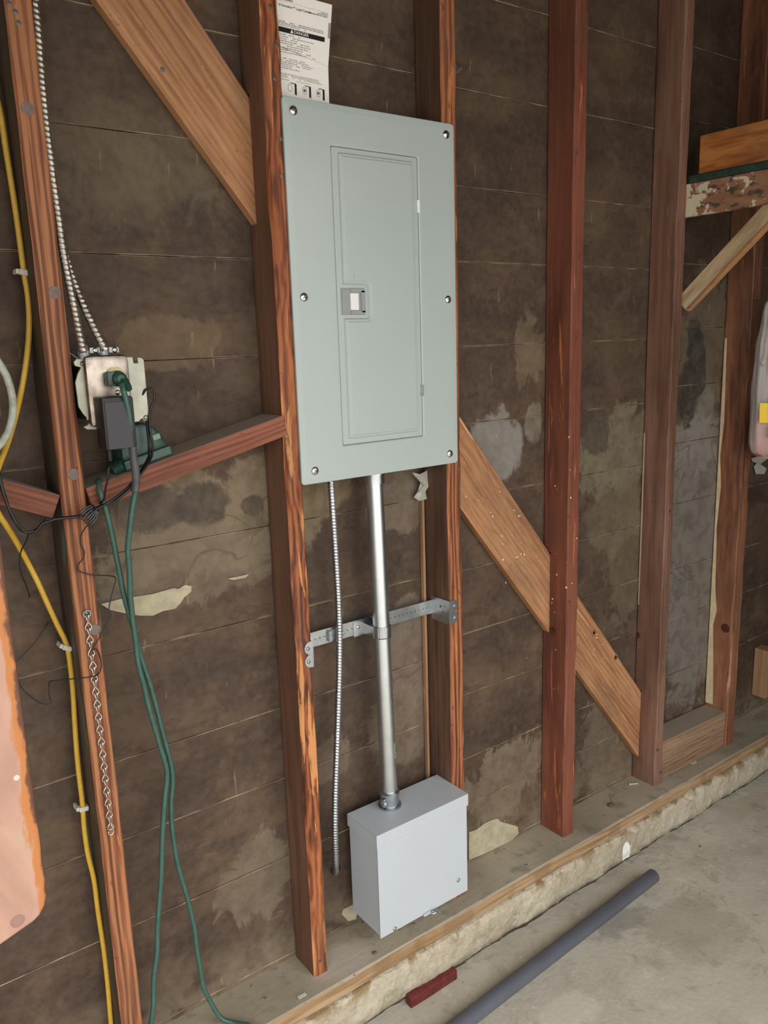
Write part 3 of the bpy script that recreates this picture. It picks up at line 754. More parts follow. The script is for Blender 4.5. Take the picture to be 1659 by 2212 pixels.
def arc(cx, cz, r, a0, a1, n=4): return [(cx+r*math.cos(a0+(a1-a0)*k/n), cz+r*math.sin(a0+(a1-a0)*k/n)) for k in range(n+1)]
def field(d):
    x0, x1, z0, z1, r = -.0055+d, .1695-d, 1.1395+d, 1.6600-d, max(.0008, .005-d)
    q = max(.0006, .003-d); Q = .003+d; t_, b_, e_ = lz1+.006+d, lz0-.006-d, lx1+.0065+d
    P = arc(x1-r, z1-r, r, 0, PI/2)+arc(x0+r, z1-r, r, PI/2, PI)
    P += arc(x0+q, t_+q, q, PI, 1.5*PI, 3)+arc(e_-Q, t_-Q, Q, PI/2, 0, 3)
    P += arc(e_-Q, b_+Q, Q, 0, -PI/2, 3)+arc(x0+q, b_-q, q, PI/2, PI, 3)
    return P+arc(x0+r, z0+r, r, PI, 1.5*PI)+arc(x1-r, z0+r, r, 1.5*PI, 2*PI)
def levels(L):
    """stacked outlines (d, y), same point count"""
    V = []; Fc = []; n = len(field(0))
    for d_, y in L: V += [(x, y, z) for x, z in field(d_)]
    for k in range(len(L)-1):
        for i in range(n):
            j = (i+1) % n; Fc.append((k*n+i, k*n+j, (k+1)*n+j, (k+1)*n+i))
    Fc.append(tuple((len(L)-1)*n+i for i in range(n))); return V, Fc
mk('raised_field', levels([(0, YC+.0014), (.0002, YC+.0004), (.0022, YC-.0020), (.0030, YC-.0023), (.0058, YC-.0023), (.0074, YC-.0036), (.0080, YC-.0038)]), M_PANEL, door)
# second rib close to the left edge
la = empty('latch_tmp', (0, 0, 0)); bpy.data.objects.remove(la)
latch = mk('latch', join(prism(rrect(lx0, lx1, lz0, lz1, .002), YC+.0002, YC+.0012, .0006), box(lx0+.002, lx0+.021, YC-.0008, YC+.0006, lz0+.002, lz1-.002, .0005), box(lx0+.021, lx1-.001, YC-.002, YC+.0006, lz1-.008, lz1-.001, .0006), box(lx0+.021, lx1-.001, YC-.002, YC+.0006, lz0+.001, lz0+.008, .0006), box(lx1-.010, lx1-.001, YC-.002, YC+.0006, lz0+.004, lz1-.004, .0006)), M_LATCH, door)
mk('latch_slide', box(lx0+.0205, lx0+.039, YC-.0016, YC+.0004, lz0+.009, lz1-.009, .0006), M_WHITE, door)
text_part('I', .013, face_m((.0165, YC-.0041, 1.4395)), M_PANEL, door, 'raised_mark', ext=.0004)
for zc, hh in ((1.579, .012), (1.222, .011)):
    mk('hinge', box(.1765, .1835, YC-.0012, YC+.001, zc-hh, zc+hh, .0007), M_ZINC if zc < 1.4 else M_WHITE, panel)
def screw(p, r, parent, d=(0, -1, 0), mat=None, name='screw', slot=.7, rot=.5):
    n = 16; g = lathe([(r, -.0002), (r*1.0, r*.16), (r*.86, r*.36), (r*.55, r*.50), (r*.12, r*.56)], n, p, d)
    o = mk(name, g, mat or M_CHROME, parent, smooth=True)
    M = fr(p, d) @ Matrix.Rotation(rot, 4, 'Z')
    mk('slot', join(xf(box(-r*.62, r*.62, -r*.11, r*.11, r*.40, r*.60), M), xf(box(-r*.11, r*.11, -r*.5, r*.5, r*.42, r*.595), M)), M_NAIL, o)
    return o
for i, q in enumerate(((-0.0943, -0.0866, 1.7175), (0.2536, -0.0866, 1.7181), (-0.0916, -0.0866, 1.4055), (0.2522, -0.0866, 1.4028), (-0.0862, -0.0866, 1.0873), (0.2511, -0.0866, 1.0841))):
    screw(q, .0082, panel, rot=.3+i*.9)

# ------------------------------------------------------------------ conduit from the panel to the junction box
JX0, JX1, JYB, JYF, JZ0, JZ1 = -.0101, .2489, -.0267, -.1369, .0586, .3084
cb0 = Vector((0.0817, -0.0614, 0.3084)); ct = Vector((cb0.x-.008, cb0.y+.006, 1.06))
cnd = empty('steel_conduit', tuple(cb0), 'thick straight galvanised conduit joining the panel to the grey box below', 'conduit')
mk('pipe', cyl(cb0+Vector((0, 0, .012)), ct, .0180, 28), M_COND, cnd, smooth='auto')
dirn = (ct-cb0).normalized()
mk('bottom_connector', join(lathe([(.0215, .002), (.0215, .030), (.0235, .031), (.0235, .037), (.0205, .040)], 28, cb0, dirn), lathe([(.0265, 0), (.0265, .005), (.022, .006)], 12, cb0, dirn)), M_GALV, cnd, smooth='auto')
for a in (-2.6, ):
    q = cb0+Vector((math.cos(a)*.021, math.sin(a)*.021, .018)); dd = Vector((math.cos(a), math.sin(a), 0))
    mk('clamp_screw', lathe([(.0028, 0), (.0028, .007), (.0045, .007), (.0045, .009), (.001, .010)], 10, q, dd), M_CHROME, cnd)
mk('clamp_ear', box(cb0.x-.026, cb0.x-.018, cb0.y-.014, cb0.y-.004, .318, .338, .0015), M_GALV, cnd)
mk('top_connector', join(lathe([(.0215, 0), (.0215, .02)], 28, (ct.x, ct.y, 1.040), (0, 0, 1)), lathe([(.0255, .02), (.0255, .03)], 12, (ct.x, ct.y, 1.040), (0, 0, 1))), M_GALV, cnd, smooth='auto')
LM = []
for k in range(7):
    a = -1.15+k*.055
    c0 = cb0+dirn*.118; LM.append(tube([c0+Vector((math.cos(a)*.0181, math.sin(a)*.0181, 0))+dirn*s for s in (0, .018, .036)], .0005, 4, smooth=False))
mk('printed_label', join(*LM), simple('green_print', '5f7f68', .6), cnd)

# ------------------------------------------------------------------ junction box
jb = empty('junction_box', ((JX0+JX1)/2, (JYB+JYF)/2, JZ0), 'light grey square steel junction box above the sill, fed by the conduit', 'junction box')
mk('body', box(JX0+.0045, JX1-.0045, JYF+.004, JYB, JZ0+.004, JZ1-.004, .001), M_JBOX, jb)
mk('lid', join(prism([(JX0, JZ1-.0006), (JX1, JZ1-.0006), (JX1, JZ1-.0295), (JX0, JZ1-.0295)], JYF, JYB-.0, .0012), box(JX0, JX1, JYF, JYB, JZ1-.0025, JZ1, .0010)), M_JBOX, jb)
mk('front_cover', box(JX0+.003, JX1-.003, JYF+.0025, JYF+.0060, JZ0, JZ1-.020, .0012), M_JBOX, jb)
mk('lid_seam', box(JX0-.0002, JX0+.0004, JYF+.0008, JYF+.0016, JZ1-.0290, JZ1-.002), M_INK3, jb)
for q in ((0.0315, -0.1344, 0.0649), (0.2173, -0.1344, 0.0992)):
    s_ = lathe([(.0052, -.0002), (.0052, .0006), (.0040, .0010)], 14, q, (0, -1, 0)); mk('knockout_rim', s_, M_ZINC, jb)
    screw((q[0], q[1]-.0008, q[2]), .0034, jb)
hq = (0.1317, -0.1400, 0.0914); hx, hz = hq[0], JZ0-.001
hl = []
mk('hasp', join(box(hx-.022, hx-.002, JYF-.004, JYF+.004, hz+.001, hz+.006, .001)), M_JBOX, jb)
mk('hasp_ring', tube([Vector((hx+.004+.0092*math.cos(2*PI*k/20), JYF-.0045-.0075*abs(math.sin(2*PI*k/20))*0+.0080*math.sin(2*PI*k/20), hz+.001-.004*math.sin(2*PI*k/20))) for k in range(20)], .0024, 8, smooth=False, closed=True), M_GALV, jb, smooth=True)
mk('mounting_spacer', box(.04, .21, JYB, -.0002, .10, .27), M_GALV, jb)

# ------------------------------------------------------------------ flexible armoured cables
c1 = armor([(-.0255, -.042, 1.082), (-.0255, -.046, 1.05), (-.024, -.046, .995), (-.018, -.040, .90), (-.014, -.036, .813), (-.0135, -.0335, .735), (-.0175, -.034, .66), (-.025, -.037, .59), (-.037, -.042, .49), (-.050, -.045, .37), (-.0545, -.044, .28), (-.050, -.034, .205), (-.041, -.018, .172), (-.033, .002, .162), (-.031, .012, .161)], .0073, .0066)
tag(mk('armored_cable', c1, M_ARM2, smooth='auto'), 'bright spiral armoured cable left of the conduit, running into a hole in the wall', 'cable', 'spiral armoured cables')
mk('cable_hole', lathe([(.013, 0), (.012, .0012), (.004, .0014)], 14, (-.029, .0016, .163), (0, -1, 0)), M_HOLE, wall)
patch([(-0.0384, 0.0000, 0.1713), (-0.0307, 0.0000, 0.1760), (-0.0340, 0.0000, 0.1611), (-0.0377, 0.0000, 0.1605)], M_TORN)
# outlet cables
A1 = [(.0, 0, 0)]
ca = [(-0.5051, -0.0740, 1.8488), (-0.5048, -0.0740, 1.8134), (-0.5052, -0.0740, 1.7714), (-0.5070, -0.0740, 1.7102), (-0.5075, -0.0740, 1.6478), (-0.5068, -0.0740, 1.5843), (-0.5046, -0.0740, 1.5194), (-0.5036, -0.0740, 1.4796), (-0.5011, -0.0740, 1.4461), (-0.4984, -0.0780, 1.4051), (-0.4964, -0.0820, 1.3705), (-0.4952, -0.0880, 1.3391), (-0.4935, -0.0920, 1.3201)]
tag(mk('armored_cable', armor(ca, .0062), M_ARM, smooth='auto'), 'dull spiral armoured cable down the chain stud into the left outlet box connector', 'cable', 'spiral armoured cables')
cbp = [(-0.4877, -0.0200, 1.5275), (-0.4924, -0.0400, 1.4960), (-0.4951, -0.0550, 1.4718), (-0.4918, -0.0620, 1.4440), (-0.4853, -0.0700, 1.4091), (-0.4765, -0.0800, 1.3739), (-0.4666, -0.0880, 1.3419), (-0.4598, -0.0920, 1.3226)]
tag(mk('armored_cable', armor(cbp, .0062), M_ARM, smooth='auto'), 'shorter spiral armoured cable slanting into the right outlet box connector', 'cable', 'spiral armoured cables')

# ------------------------------------------------------------------ stud bracket
bk = empty('bar_bracket', (.08, -.02, .72), 'galvanised slotted bar bracket strapped across two studs behind the conduit', 'bracket')
zb = lambda x: .7265
mk('bar', box(-.1080, .2485, -.0212, -.0192, .7105, .7415, .0004), M_GALV, bk)
mk('bar_lip', box(-.1080, .2485, -.0202, -.0152, .7405, .7420), M_GALV, bk)
for k in range(30):
    x = -.100+k*.0115
    if -.03 < x < .002 or .055 < x < .108: continue
    mk('bar_hole', lathe([(.0014, 0), (.0013, .0003)], 8, (x, -.0211, .7265), (0, -1, 0)), M_HOLE, bk)
def tab(pts, y0): return prism(pts, y0, y0+.0013, .0003)
def tabpts(xa, xb, za, zb_, left=True):
    m = (za+zb_)/2; r = (zb_-za)/4
    P = []
    s = -1 if left else 1
    xe = xa if left else xb; xi = xb if left else xa
    P = [(xi, zb_)]
    for cz, a0, a1 in ((zb_-r, PI/2, -PI/2.6), (za+r, PI/2.6, -PI/2)):
        for k in range(7):
            a = a0+(a1-a0)*k/6; P.append((xe-s*r*1.0+s*r*math.cos(a), cz+r*math.sin(a)))
    P.append((xi, za)); return P
ta = mk('end_tab', tab(tabpts(-.1270, -.1075, .6970, .7510), -.0822), M_GALV, bk)
tb = mk('end_tab', tab(tabpts(.2486, .2735, .6990, .7540, False), -.0822), M_GALV, bk)
mk('side_flange', box(.2474, .2488, -.0822, -.0200, .6985, .7535), M_GALV, bk)
mk('side_flange', box(-.1082, -.1068, -.0822, -.0200, .7100, .7420), M_GALV, bk)
for q in ((-.1190, -.0823, .7375), (-.1190, -.0823, .7105)): screw(q, .0042, ta, mat=M_ZINC)
for q in ((.2635, -.0823, .7405), (.2635, -.0823, .7125)): screw(q, .0042, tb, mat=M_ZINC)
for yy, zz in ((-.052, .735), (-.060, .724), (-.066, .738)):
    mk('flange_hole', lathe([(.0032 if yy > -.055 else .0015, 0), (.003 if yy > -.055 else .0014, .0003)], 10, (.2474, yy, zz), (-1, 0, 0)), M_HOLE if yy < -.055 else W_B, bk)
# conduit strap around the pipe
cx, cy2 = ct.x+(cb0.x-ct.x)*.45, ct.y+(cb0.y-ct.y)*.45
sp_ = [(cx-.019*math.cos(a), cy2-.019*math.sin(a)) for a in [k*PI/12 for k in range(13)]]
def strapband(P, z0, z1, th=.0013):
    V = []; Fc = []; n = len(P)
    for i, (x, y) in enumerate(P):
        dx, dy = x-cx, y-cy2; l = math.hypot(dx, dy); ox, oy = dx/l*th, dy/l*th
        V += [(x, y, z0), (x, y, z1), (x+ox, y+oy, z1), (x+ox, y+oy, z0)]
    for i in range(n-1):
        for k in range(4): Fc.append((i*4+k, i*4+(k+1) % 4, (i+1)*4+(k+1) % 4, (i+1)*4+k))
    return V, Fc
st = mk('conduit_strap', join(strapband(sp_, .7085, .7330), tube([(x*1.0+(x-cx)*.06, y+(y-cy2)*.06, .7085) for x, y in sp_], .0012, 6, smooth=False), box(cx-.021, cx-.019, cy2, -.0212, .7085, .7330), box(cx-.048, cx-.019, -.0238, -.0213, .7075, .7400, .0006), box(cx+.019, cx+.021, cy2, -.0212, .7085, .7330), box(cx+.019, cx+.032, -.0238, -.0213, .7085, .7360, .0006)), M_GALV, bk)
screw((cx-.036, -.0238, .7275), .0042, bk); screw((cx+.027, -.0238, .7265), .0032, bk)
mk('cable_clip', join(box(-.036, .0045, -.0232, -.0212, .7150, .7380, .0006), box(-.036, -.0285, -.0300, -.0222, .7150, .7380, .001)), M_ZINC, bk)
screw((.0005, -.0260, .7245), .003, bk)

# ------------------------------------------------------------------ paper bulletin
pp = empty('instruction_sheet', (-.05, -.055, 1.706), 'folded white printed instruction sheet standing behind the panel top', 'paper')
# outline points on a sheet standing in the stud bay
PY0 = -.050
p_tr = Vector((0.0204, -0.0500, 1.9162)); p_fr = Vector((0.0065, -0.0500, 1.8124)); p_br = Vector((0.0045, -0.0500, 1.7470)); p_br.z = 1.706
p_tl = Vector((-0.0960, -0.0500, 1.9184)); p_fl = Vector((-0.0964, -0.0500, 1.8294)); p_bl = Vector((p_fl.x+.002, -.050, 1.706))
def sheet(a, b, c, d):
    off = Vector((0, .0004, 0)); V = [a, b, c, d, a+off, b+off, c+off, d+off]
    return [tuple(v) for v in V], [(0, 1, 2, 3), (7, 6, 5, 4), (0, 4, 5, 1), (1, 5, 6, 2), (2, 6, 7, 3), (3, 7, 4, 0)]
g_ = Vector((0, 0, .0011)); f_ = Vector((0, -.0010, 0))
up_ = mk('upper_fold', sheet(p_fl+g_, p_fr+g_*.2, p_tr, p_tl), M_PAPER, pp)
lo_ = mk('lower_fold', sheet(p_bl, p_br, p_fr, p_fl), M_PAPER, pp)
def quad_frame(o, ex, ey):
    ex = Vector(ex).normalized(); n_ = ex.cross(Vector(ey)).normalized(); ey2 = n_.cross(ex)
    return Matrix(((ex.x, ey2.x, n_.x, o.x), (ex.y, ey2.y, n_.y, o.y), (ex.z, ey2.z, n_.z, o.z), (0, 0, 0, 1)))
def sheetpt(a, b, c, d, u, v2):   # a bottom left, b bottom right, c top right, d top left
    return (a*(1-u)+b*u)*(1-v2)+(d*(1-u)+c*u)*v2
NRM = Vector((0, -.0006, 0))
def line_bars(quad, rows, mat, parent, name='print_lines'):
    gs = []
    for (u0, v0, u1, dens, th, skip) in rows:
        u = u0
        while u < u1:
            l = random.uniform(.02, .07); e = min(u+l, u1)
            if random.random() < dens:
                P4 = [sheetpt(*quad, u, v0)+NRM, sheetpt(*quad, e, v0)+NRM, sheetpt(*quad, e, v0+th)+NRM, sheetpt(*quad, u, v0+th)+NRM]
                gs.append(([tuple(q) for q in P4], [(0, 1, 2, 3)]))
            u = e+.012
    if gs: o = mk(name, join(*gs), mat, parent); o['kind'] = 'stuff'; return o
p_pl = p_fr+(p_tl-p_tr)+Vector((.006, 0, 0))
QU = (p_pl, p_fr, p_tr, p_tl)
vb_ = p_br+(p_fr-p_br)*.40
QL = (vb_+(p_pl-p_fr), vb_, p_fr, p_pl)
def ttext(quad, u, v2, body, size, mat, parent, name='lettering', sx=1):
    o = sheetpt(*quad, u, v2)+NRM*1.2; ex = sheetpt(*quad, u+.1, v2)-sheetpt(*quad, u, v2); ey = sheetpt(*quad, u, v2+.1)-sheetpt(*quad, u, v2)
    return text_part(body, size, quad_frame(o, ex, ey), mat, parent, name, ext=.00005, sx=sx)
ttext(QU, .08, .865, 'ce Bulletin', .0062, M_INK, up_)
ttext(QU, .06, .765, 'd Homeline\u2122 Load Centers', .0058, M_INK, up_)
line_bars(QU, [(.06, .845, .93, 1, .004, 0)], M_INK2, up_)
line_bars(QU, [(.80, .82, .93, .9, .012, 0), (.74, .795, .93, .9, .012, 0), (.58, .77, .93, .95, .014, 0)], M_INK3, up_)
line_bars(QU, [(.06, .530, .86, .9, .016, 0), (.06, .502, .88, .9, .016, 0), (.06, .474, .55, .9, .014, 0)], M_INK2, up_)
V4 = [sheetpt(*QU, .04, .375)+NRM*.8, sheetpt(*QU, .90, .375)+NRM*.8, sheetpt(*QU, .90, .452)+NRM*.8, sheetpt(*QU, .04, .452)+NRM*.8]
mk('danger_bar', ([tuple(q) for q in V4], [(0, 1, 2, 3)]), M_INK, up_)
ttext(QU, .335, .392, 'DANGER', .0075, M_PAPER, up_, sx=1.0)
V3 = [sheetpt(*QU, .27, .390)+NRM*1.4, sheetpt(*QU, .325, .390)+NRM*1.4, sheetpt(*QU, .2975, .445)+NRM*1.4]
mk('warning_triangle', ([tuple(q) for q in V3], [(0, 1, 2)]), M_PAPER, up_)
mk('side_tab', ([tuple(sheetpt(*QU, a, b)+NRM) for a, b in ((.955, .45), (.995, .45), (.995, .70), (.955, .70))], [(0, 1, 2, 3)]), M_INK2, up_)
rows = [(.05, .335-.034*k, e, .88, .013, 0) for k, e in enumerate((.45, .72, .40, .62, .66, .60, .5, .7, .75))]
line_bars(QU, rows, M_INK2, up_)
rows = [(.05, .95-.050*k, e, .9, .020, 0) for k, e in enumerate((.55, .62, .70, .66, .3, .45))]
line_bars(QL, rows, M_INK2, lo_)
line_bars(QL, [(.05, .56, .80, .9, .018, 0), (.05, .52, .82, .9, .018, 0), (.05, .48, .88, .9, .016, 0), (.05, .41, .25, .9, .02, 0), (.38, .42, .64, 1, .012, 0)], M_INK2, lo_)
for k, u in enumerate((.23, .50, .76)):
    c0 = sheetpt(*QL, u+.03, .24); gs = []
    gs.append(([tuple(sheetpt(*QL, a, b)+NRM) for a, b in ((u+.115, .09), (u+.15, .07), (u+.15, .36), (u+.115, .36))], [(0, 1, 2, 3)]))
    gs.append(([tuple(sheetpt(*QL, a, b)+NRM) for a, b in ((u+.04, .36), (u+.15, .345), (u+.15, .365), (u+.04, .38))], [(0, 1, 2, 3)]))
    mk('diagram_shadow', join(*gs), M_INK, lo_)
    V = []; ex = (p_br-p_bl); ez = Vector((0, 0, 1))
    for r_ in (.0058, .0050):
        for i in range(18):
            a = 2*PI*i/18; V.append(tuple(c0+Vector((r_*.8*math.cos(a), -.0008, r_*math.sin(a)*1.1))))
    mk('diagram_ring', (V, [(i, (i+1) % 18, 18+(i+1) % 18, 18+i) for i in range(18)]), M_INK2, lo_)
    if k: mk('diagram_core', lathe([(.0026, 0), (.0024, .0001)], 12, tuple(c0+Vector((0, -.0006, 0))), (0, -1, 0)), M_INK3, lo_)

# ------------------------------------------------------------------ outlet box with cover, cords plugged in
OX, OZ = -.4520, 1.2620
ob = empty('outlet_box', (OX, -.06, 1.207), 'old square metal outlet box with raised steel cover beside the chain stud', 'outlet box')
mk('box_body', box(-.4990, -.4045, -.088, -.004, 1.2160, 1.3020, .003), M_STEELOLD, ob)
def creamplate():
    x0, x1, z0, z1 = -.5095, -.4000, 1.2085, 1.3110
    P = [(x0+.004, z1), (x0, z1-.004), (x0+.001, z1-.010), (x0+.010, z1-.013), (x0+.004, z1-.022), (x0-.001, z1-.035), (x0+.000, z0+.030), (x0+.006, z0+.018), (x0+.016, z0+.006), (x0+.019, z0+.008), (x0+.011, z0+.001), (x0+.004, z0-.002), (x0+.010, z0-.006), (x0+.022, z0-.007),
         (x1-.017, z0), (x1-.013, z0+.004), (x1-.010, z0+.004), (x1-.009, z0), (x1-.003, z0), (x1, z0+.004), (x1, z1-.006), (x1-.003, z1-.002), (x1-.010, z1-.001), (x1-.010, z1-.010), (x1-.017, z1-.010), (x1-.018, z1)]
    return prism(P, -.0925, -.0885, .0012)
mk('mud_ring', creamplate(), M_CREAM, ob)
mk('raised_cover', box((-0.4985, -0.1060, 1.2658)[0], (-0.4295, -0.1060, 1.2617)[0], -.1080, -.0920, (-0.4674, -0.1060, 1.2063)[2], (-0.4565, -0.1060, 1.3153)[2], .009), M_STEELOLD, ob, smooth='auto')
for q in ((-.497, -.0925, 1.3035), (-.4055, -.0925, 1.2135)): screw(q, .0042, ob, mat=M_STEELOLD)
rc = mk('receptacle', join(prism(arc(-.4540, 1.2810, .0165, PI*.62, PI*1.38, 8)+arc(-.4540, 1.2810, .0165, -PI*.38, PI*.38, 8), -.1105, -.1075, .0008)), M_IVORY, ob)
screw((-.4525, -.1080, 1.2575), .0040, ob, mat=M_CHROME)
for q, s_ in (((-0.4875, -0.0940, 1.3227), 0), ((-0.4576, -0.0940, 1.3225), 1)):
    v = Vector(q)
    cc = mk('cable_connector', join(lathe([(.0095, -.008), (.0095, .004), (.0078, .005), (.0078, .012)], 14, (v.x-.003, v.y+.012, v.z-.004), (-.1-.0, 0, 1)), box(v.x+.004, v.x+.020, v.y+.004, v.y+.012, v.z-.004, v.z+.005, .001)), M_ZINC, ob)
    screw((v.x+.013, v.y+.004, v.z+.0005), .0046, cc, mat=M_CHROME)
mk('twine', tube([(-.5105, -.06, 1.325), (-.503, -.090, 1.312)], .0006, 5), M_CLIP, ob)

ga = [(-0.4598, -0.1500, 1.2731), (-0.4581, -0.1530, 1.2577), (-0.4541, -0.1520, 1.2364), (-0.4501, -0.1470, 1.2074), (-0.4482, -0.1420, 1.1708), (-0.4464, -0.1350, 1.1407), (-0.4456, -0.1300, 1.1141), (-0.4486, -0.1250, 1.0876), (-0.4550, -0.1200, 1.0575), (-0.4606, -0.1100, 1.0107), (-0.4602, -0.1000, 0.9537), (-0.4585, -0.0900, 0.8785), (-0.4537, -0.0850, 0.7929), (-0.4399, -0.0800, 0.7015), (-0.4230, -0.0750, 0.6052), (-0.4197, -0.0720, 0.5618), (-0.4318, -0.0700, 0.4963), (-0.4410, -0.0680, 0.4145), (-0.4539, -0.0660, 0.3233), (-0.4676, -0.0660, 0.2321), (-0.4864, -0.0680, 0.1136), (-0.4964, -0.0750, 0.0637)]
ga = ga+[(ga[-1][0]-.01, -.13, .006), (ga[-1][0]-.04, -.19, -.137), (ga[-1][0]-.12, -.30, -.1405)]
gc = empty('extension_cord', ga[0], 'green extension cord plugged into the outlet box, mended with grey tape', 'cord', 'green cords')
mk('cord', tube(ga, .0046, 10, .01, wob=.0022), M_GREEN, gc, smooth=True)
mk('tape_wrap', tube([(-0.4485, -0.1425, 1.1767), (-0.4471, -0.1370, 1.1483), (-0.4460, -0.1320, 1.1255), (-0.4469, -0.1280, 1.1013)], .0064, 10, .004, wob=.002), M_TAPE, gc, smooth=True)
pv = Vector((-0.4569, -0.1180, 1.2793))
mk('plug', join(box(pv.x-.015, pv.x+.002, -.126, -.109, pv.z-.011, pv.z+.011, .003), lathe([(.012, -.020), (.0125, -.006), (.0105, .003), (.006, .007)], 18, (pv.x+.003, -.128, pv.z), (0, -1, 0)), lathe([(.0065, 0), (.0058, .012), (.0046, .018)], 12, (pv.x+.0075, -.135, pv.z-.003), (.15, -.65, -.8))), M_GREEND, gc, smooth='auto')
gb = [(-0.4718, -0.0300, 1.1123), (-0.4867, -0.0780, 1.1153), (-0.4897, -0.0900, 1.1021), (-0.4851, -0.0930, 1.0770), (-0.4770, -0.0880, 1.0212), (-0.4678, -0.0820, 0.9392), (-0.4568, -0.0800, 0.8672), (-0.4426, -0.0780, 0.7876), (-0.4272, -0.0740, 0.7041), (-0.4104, -0.0680, 0.5978), (-0.4065, -0.0650, 0.5491), (-0.4129, -0.0620, 0.5036), (-0.4128, -0.0580, 0.4256), (-0.3998, -0.0540, 0.3249), (-0.3877, -0.0520, 0.2372), (-0.3848, -0.0520, 0.1688), (-0.3801, -0.0560, 0.0955), (-0.3655, -0.0620, 0.0423), (-0.3518, -0.0700, 0.0110)]
gb = gb+[(gb[-1][0]+.02, -.09, .006), (gb[-1][0]+.04, -.13, .004), (gb[-1][0]+.05, -.165, -.10), (gb[-1][0]+.06, -.22, -.1405), (gb[-1][0]+.02, -.34, -.1405)]
tag(mk('extension_cord', tube(gb, .0045, 10, .01, wob=.0022), M_GREEN, smooth=True), 'second green cord that swings right to the floor, behind the taped one', 'cord', 'green cords')

# black power adapter
pa = empty('power_adapter', (-0.4620, -0.1300, 1.2109), 'black plug-in power adapter hanging from the lower outlet', 'adapter')
ax0, ax1 = (-0.4921, -0.1500, 1.2251)[0], (-0.4433, -0.1500, 1.2213)[0]; az0, az1 = (-0.4733, -0.1500, 1.1734)[2], (-0.4653, -0.1500, 1.2532)[2]
mk('adapter_body', box(ax0, ax1, -.150, -.1085, az0, az1, .004), M_BLACK, pa, smooth='auto')
mk('adapter_face', box(ax0+.0035, ax1-.007, -.1518, -.1495, az0+.001, az1-.007, .0010), M_CHAR, pa)
sx_, sz_ = ax0+.004, az0
mk('strain_relief', join(*[lathe([(.0042, 0), (.0042, .0016)], 10, (sx_+.003, -.140, sz_-.002-.0030*k), (0, 0, -1)) for k in range(5)]+[cyl((sx_+.003, -.140, sz_+.002), (sx_+.003, -.140, sz_-.018), .0028, 8)]), M_BLACK, pa)
w1 = [(sx_+.003, -.140, sz_-.016)]+[(-0.4926, -0.1500, 1.1441), (-0.4931, -0.1450, 1.1292), (-0.4950, -0.1350, 1.1138), (-0.4951, -0.1200, 1.0935), (-0.4969, -0.1050, 1.0857)]
cords = [tube(w1, .0016, 6)]
cords.append(tube([(-0.4082, -0.0900, 1.2489), (-0.4030, -0.0950, 1.2584), (-0.3947, -0.0980, 1.2609), (-0.3901, -0.0980, 1.2517), (-0.3901, -0.0980, 1.2428), (-0.3964, -0.0950, 1.2296), (-0.4009, -0.0950, 1.2149), (-0.4015, -0.0950, 1.1924), (-0.4008, -0.1000, 1.1699), (-0.4059, -0.1050, 1.1519), (-0.4221, -0.1150, 1.1357), (-0.4392, -0.1200, 1.1195), (-0.4567, -0.1200, 1.1016), (-0.4749, -0.1150, 1.0884), (-0.4915, -0.1080, 1.0838), (-0.5040, -0.1000, 1.0785), (-0.5218, -0.0960, 1.0701), (-0.5499, -0.0950, 1.0698), (-0.5774, -0.0950, 1.0712), (-0.5889, -0.0950, 1.0599), (-0.6024, -0.0950, 1.0534), (-0.6157, -0.0950, 1.0599), (-0.6245, -0.0950, 1.0799), (-0.6309, -0.0900, 1.1156), (-0.6339, -0.0900, 1.1440), (-0.6373, -0.0900, 1.1789)], .0022, 6))
cords.append(tube([(-0.3987, -0.0860, 1.2519), (-0.4023, -0.0900, 1.2298), (-0.4028, -0.0880, 1.1996), (-0.4040, -0.0920, 1.1696), (-0.4073, -0.0960, 1.1512), (-0.4243, -0.1080, 1.1337), (-0.4415, -0.1130, 1.1167), (-0.4643, -0.1130, 1.0987), (-0.4868, -0.1100, 1.0857), (-0.5092, -0.1040, 1.0754), (-0.5302, -0.1000, 1.0690), (-0.5648, -0.0990, 1.0706), (-0.5843, -0.0990, 1.0671), (-0.5951, -0.0990, 1.0557), (-0.6103, -0.0990, 1.0568), (-0.6216, -0.0990, 1.0730), (-0.6295, -0.0940, 1.1018), (-0.6332, -0.0900, 1.1229), (-0.6377, -0.0900, 1.1652)], .0022, 6))
mk('cord', join(*cords), M_BCORD, pa, smooth=True)
lp = []
Ba = Vector((-0.5043, -0.1040, 1.0814)); Bb = Vector((-0.5270, -0.1040, 1.0632)); Bo = Vector((-0.5017, -0.1040, 1.0780))-Ba
for k in range(7):
    q = Bo*(k-2.5)*.95; yv_ = Vector((0, -.0025*(1-abs(k-3)/3), 0))
    lp.append(tube([Ba+q*.45+yv_, Ba*.6+Bb*.4+q+yv_*1.5, Bb+q*1.1+yv_], .0015, 6, .006))
mk('folded_cord_bundle', join(*lp), simple('glossy_black_cord', '26262a', .16, 0, .8), pa, smooth=True)
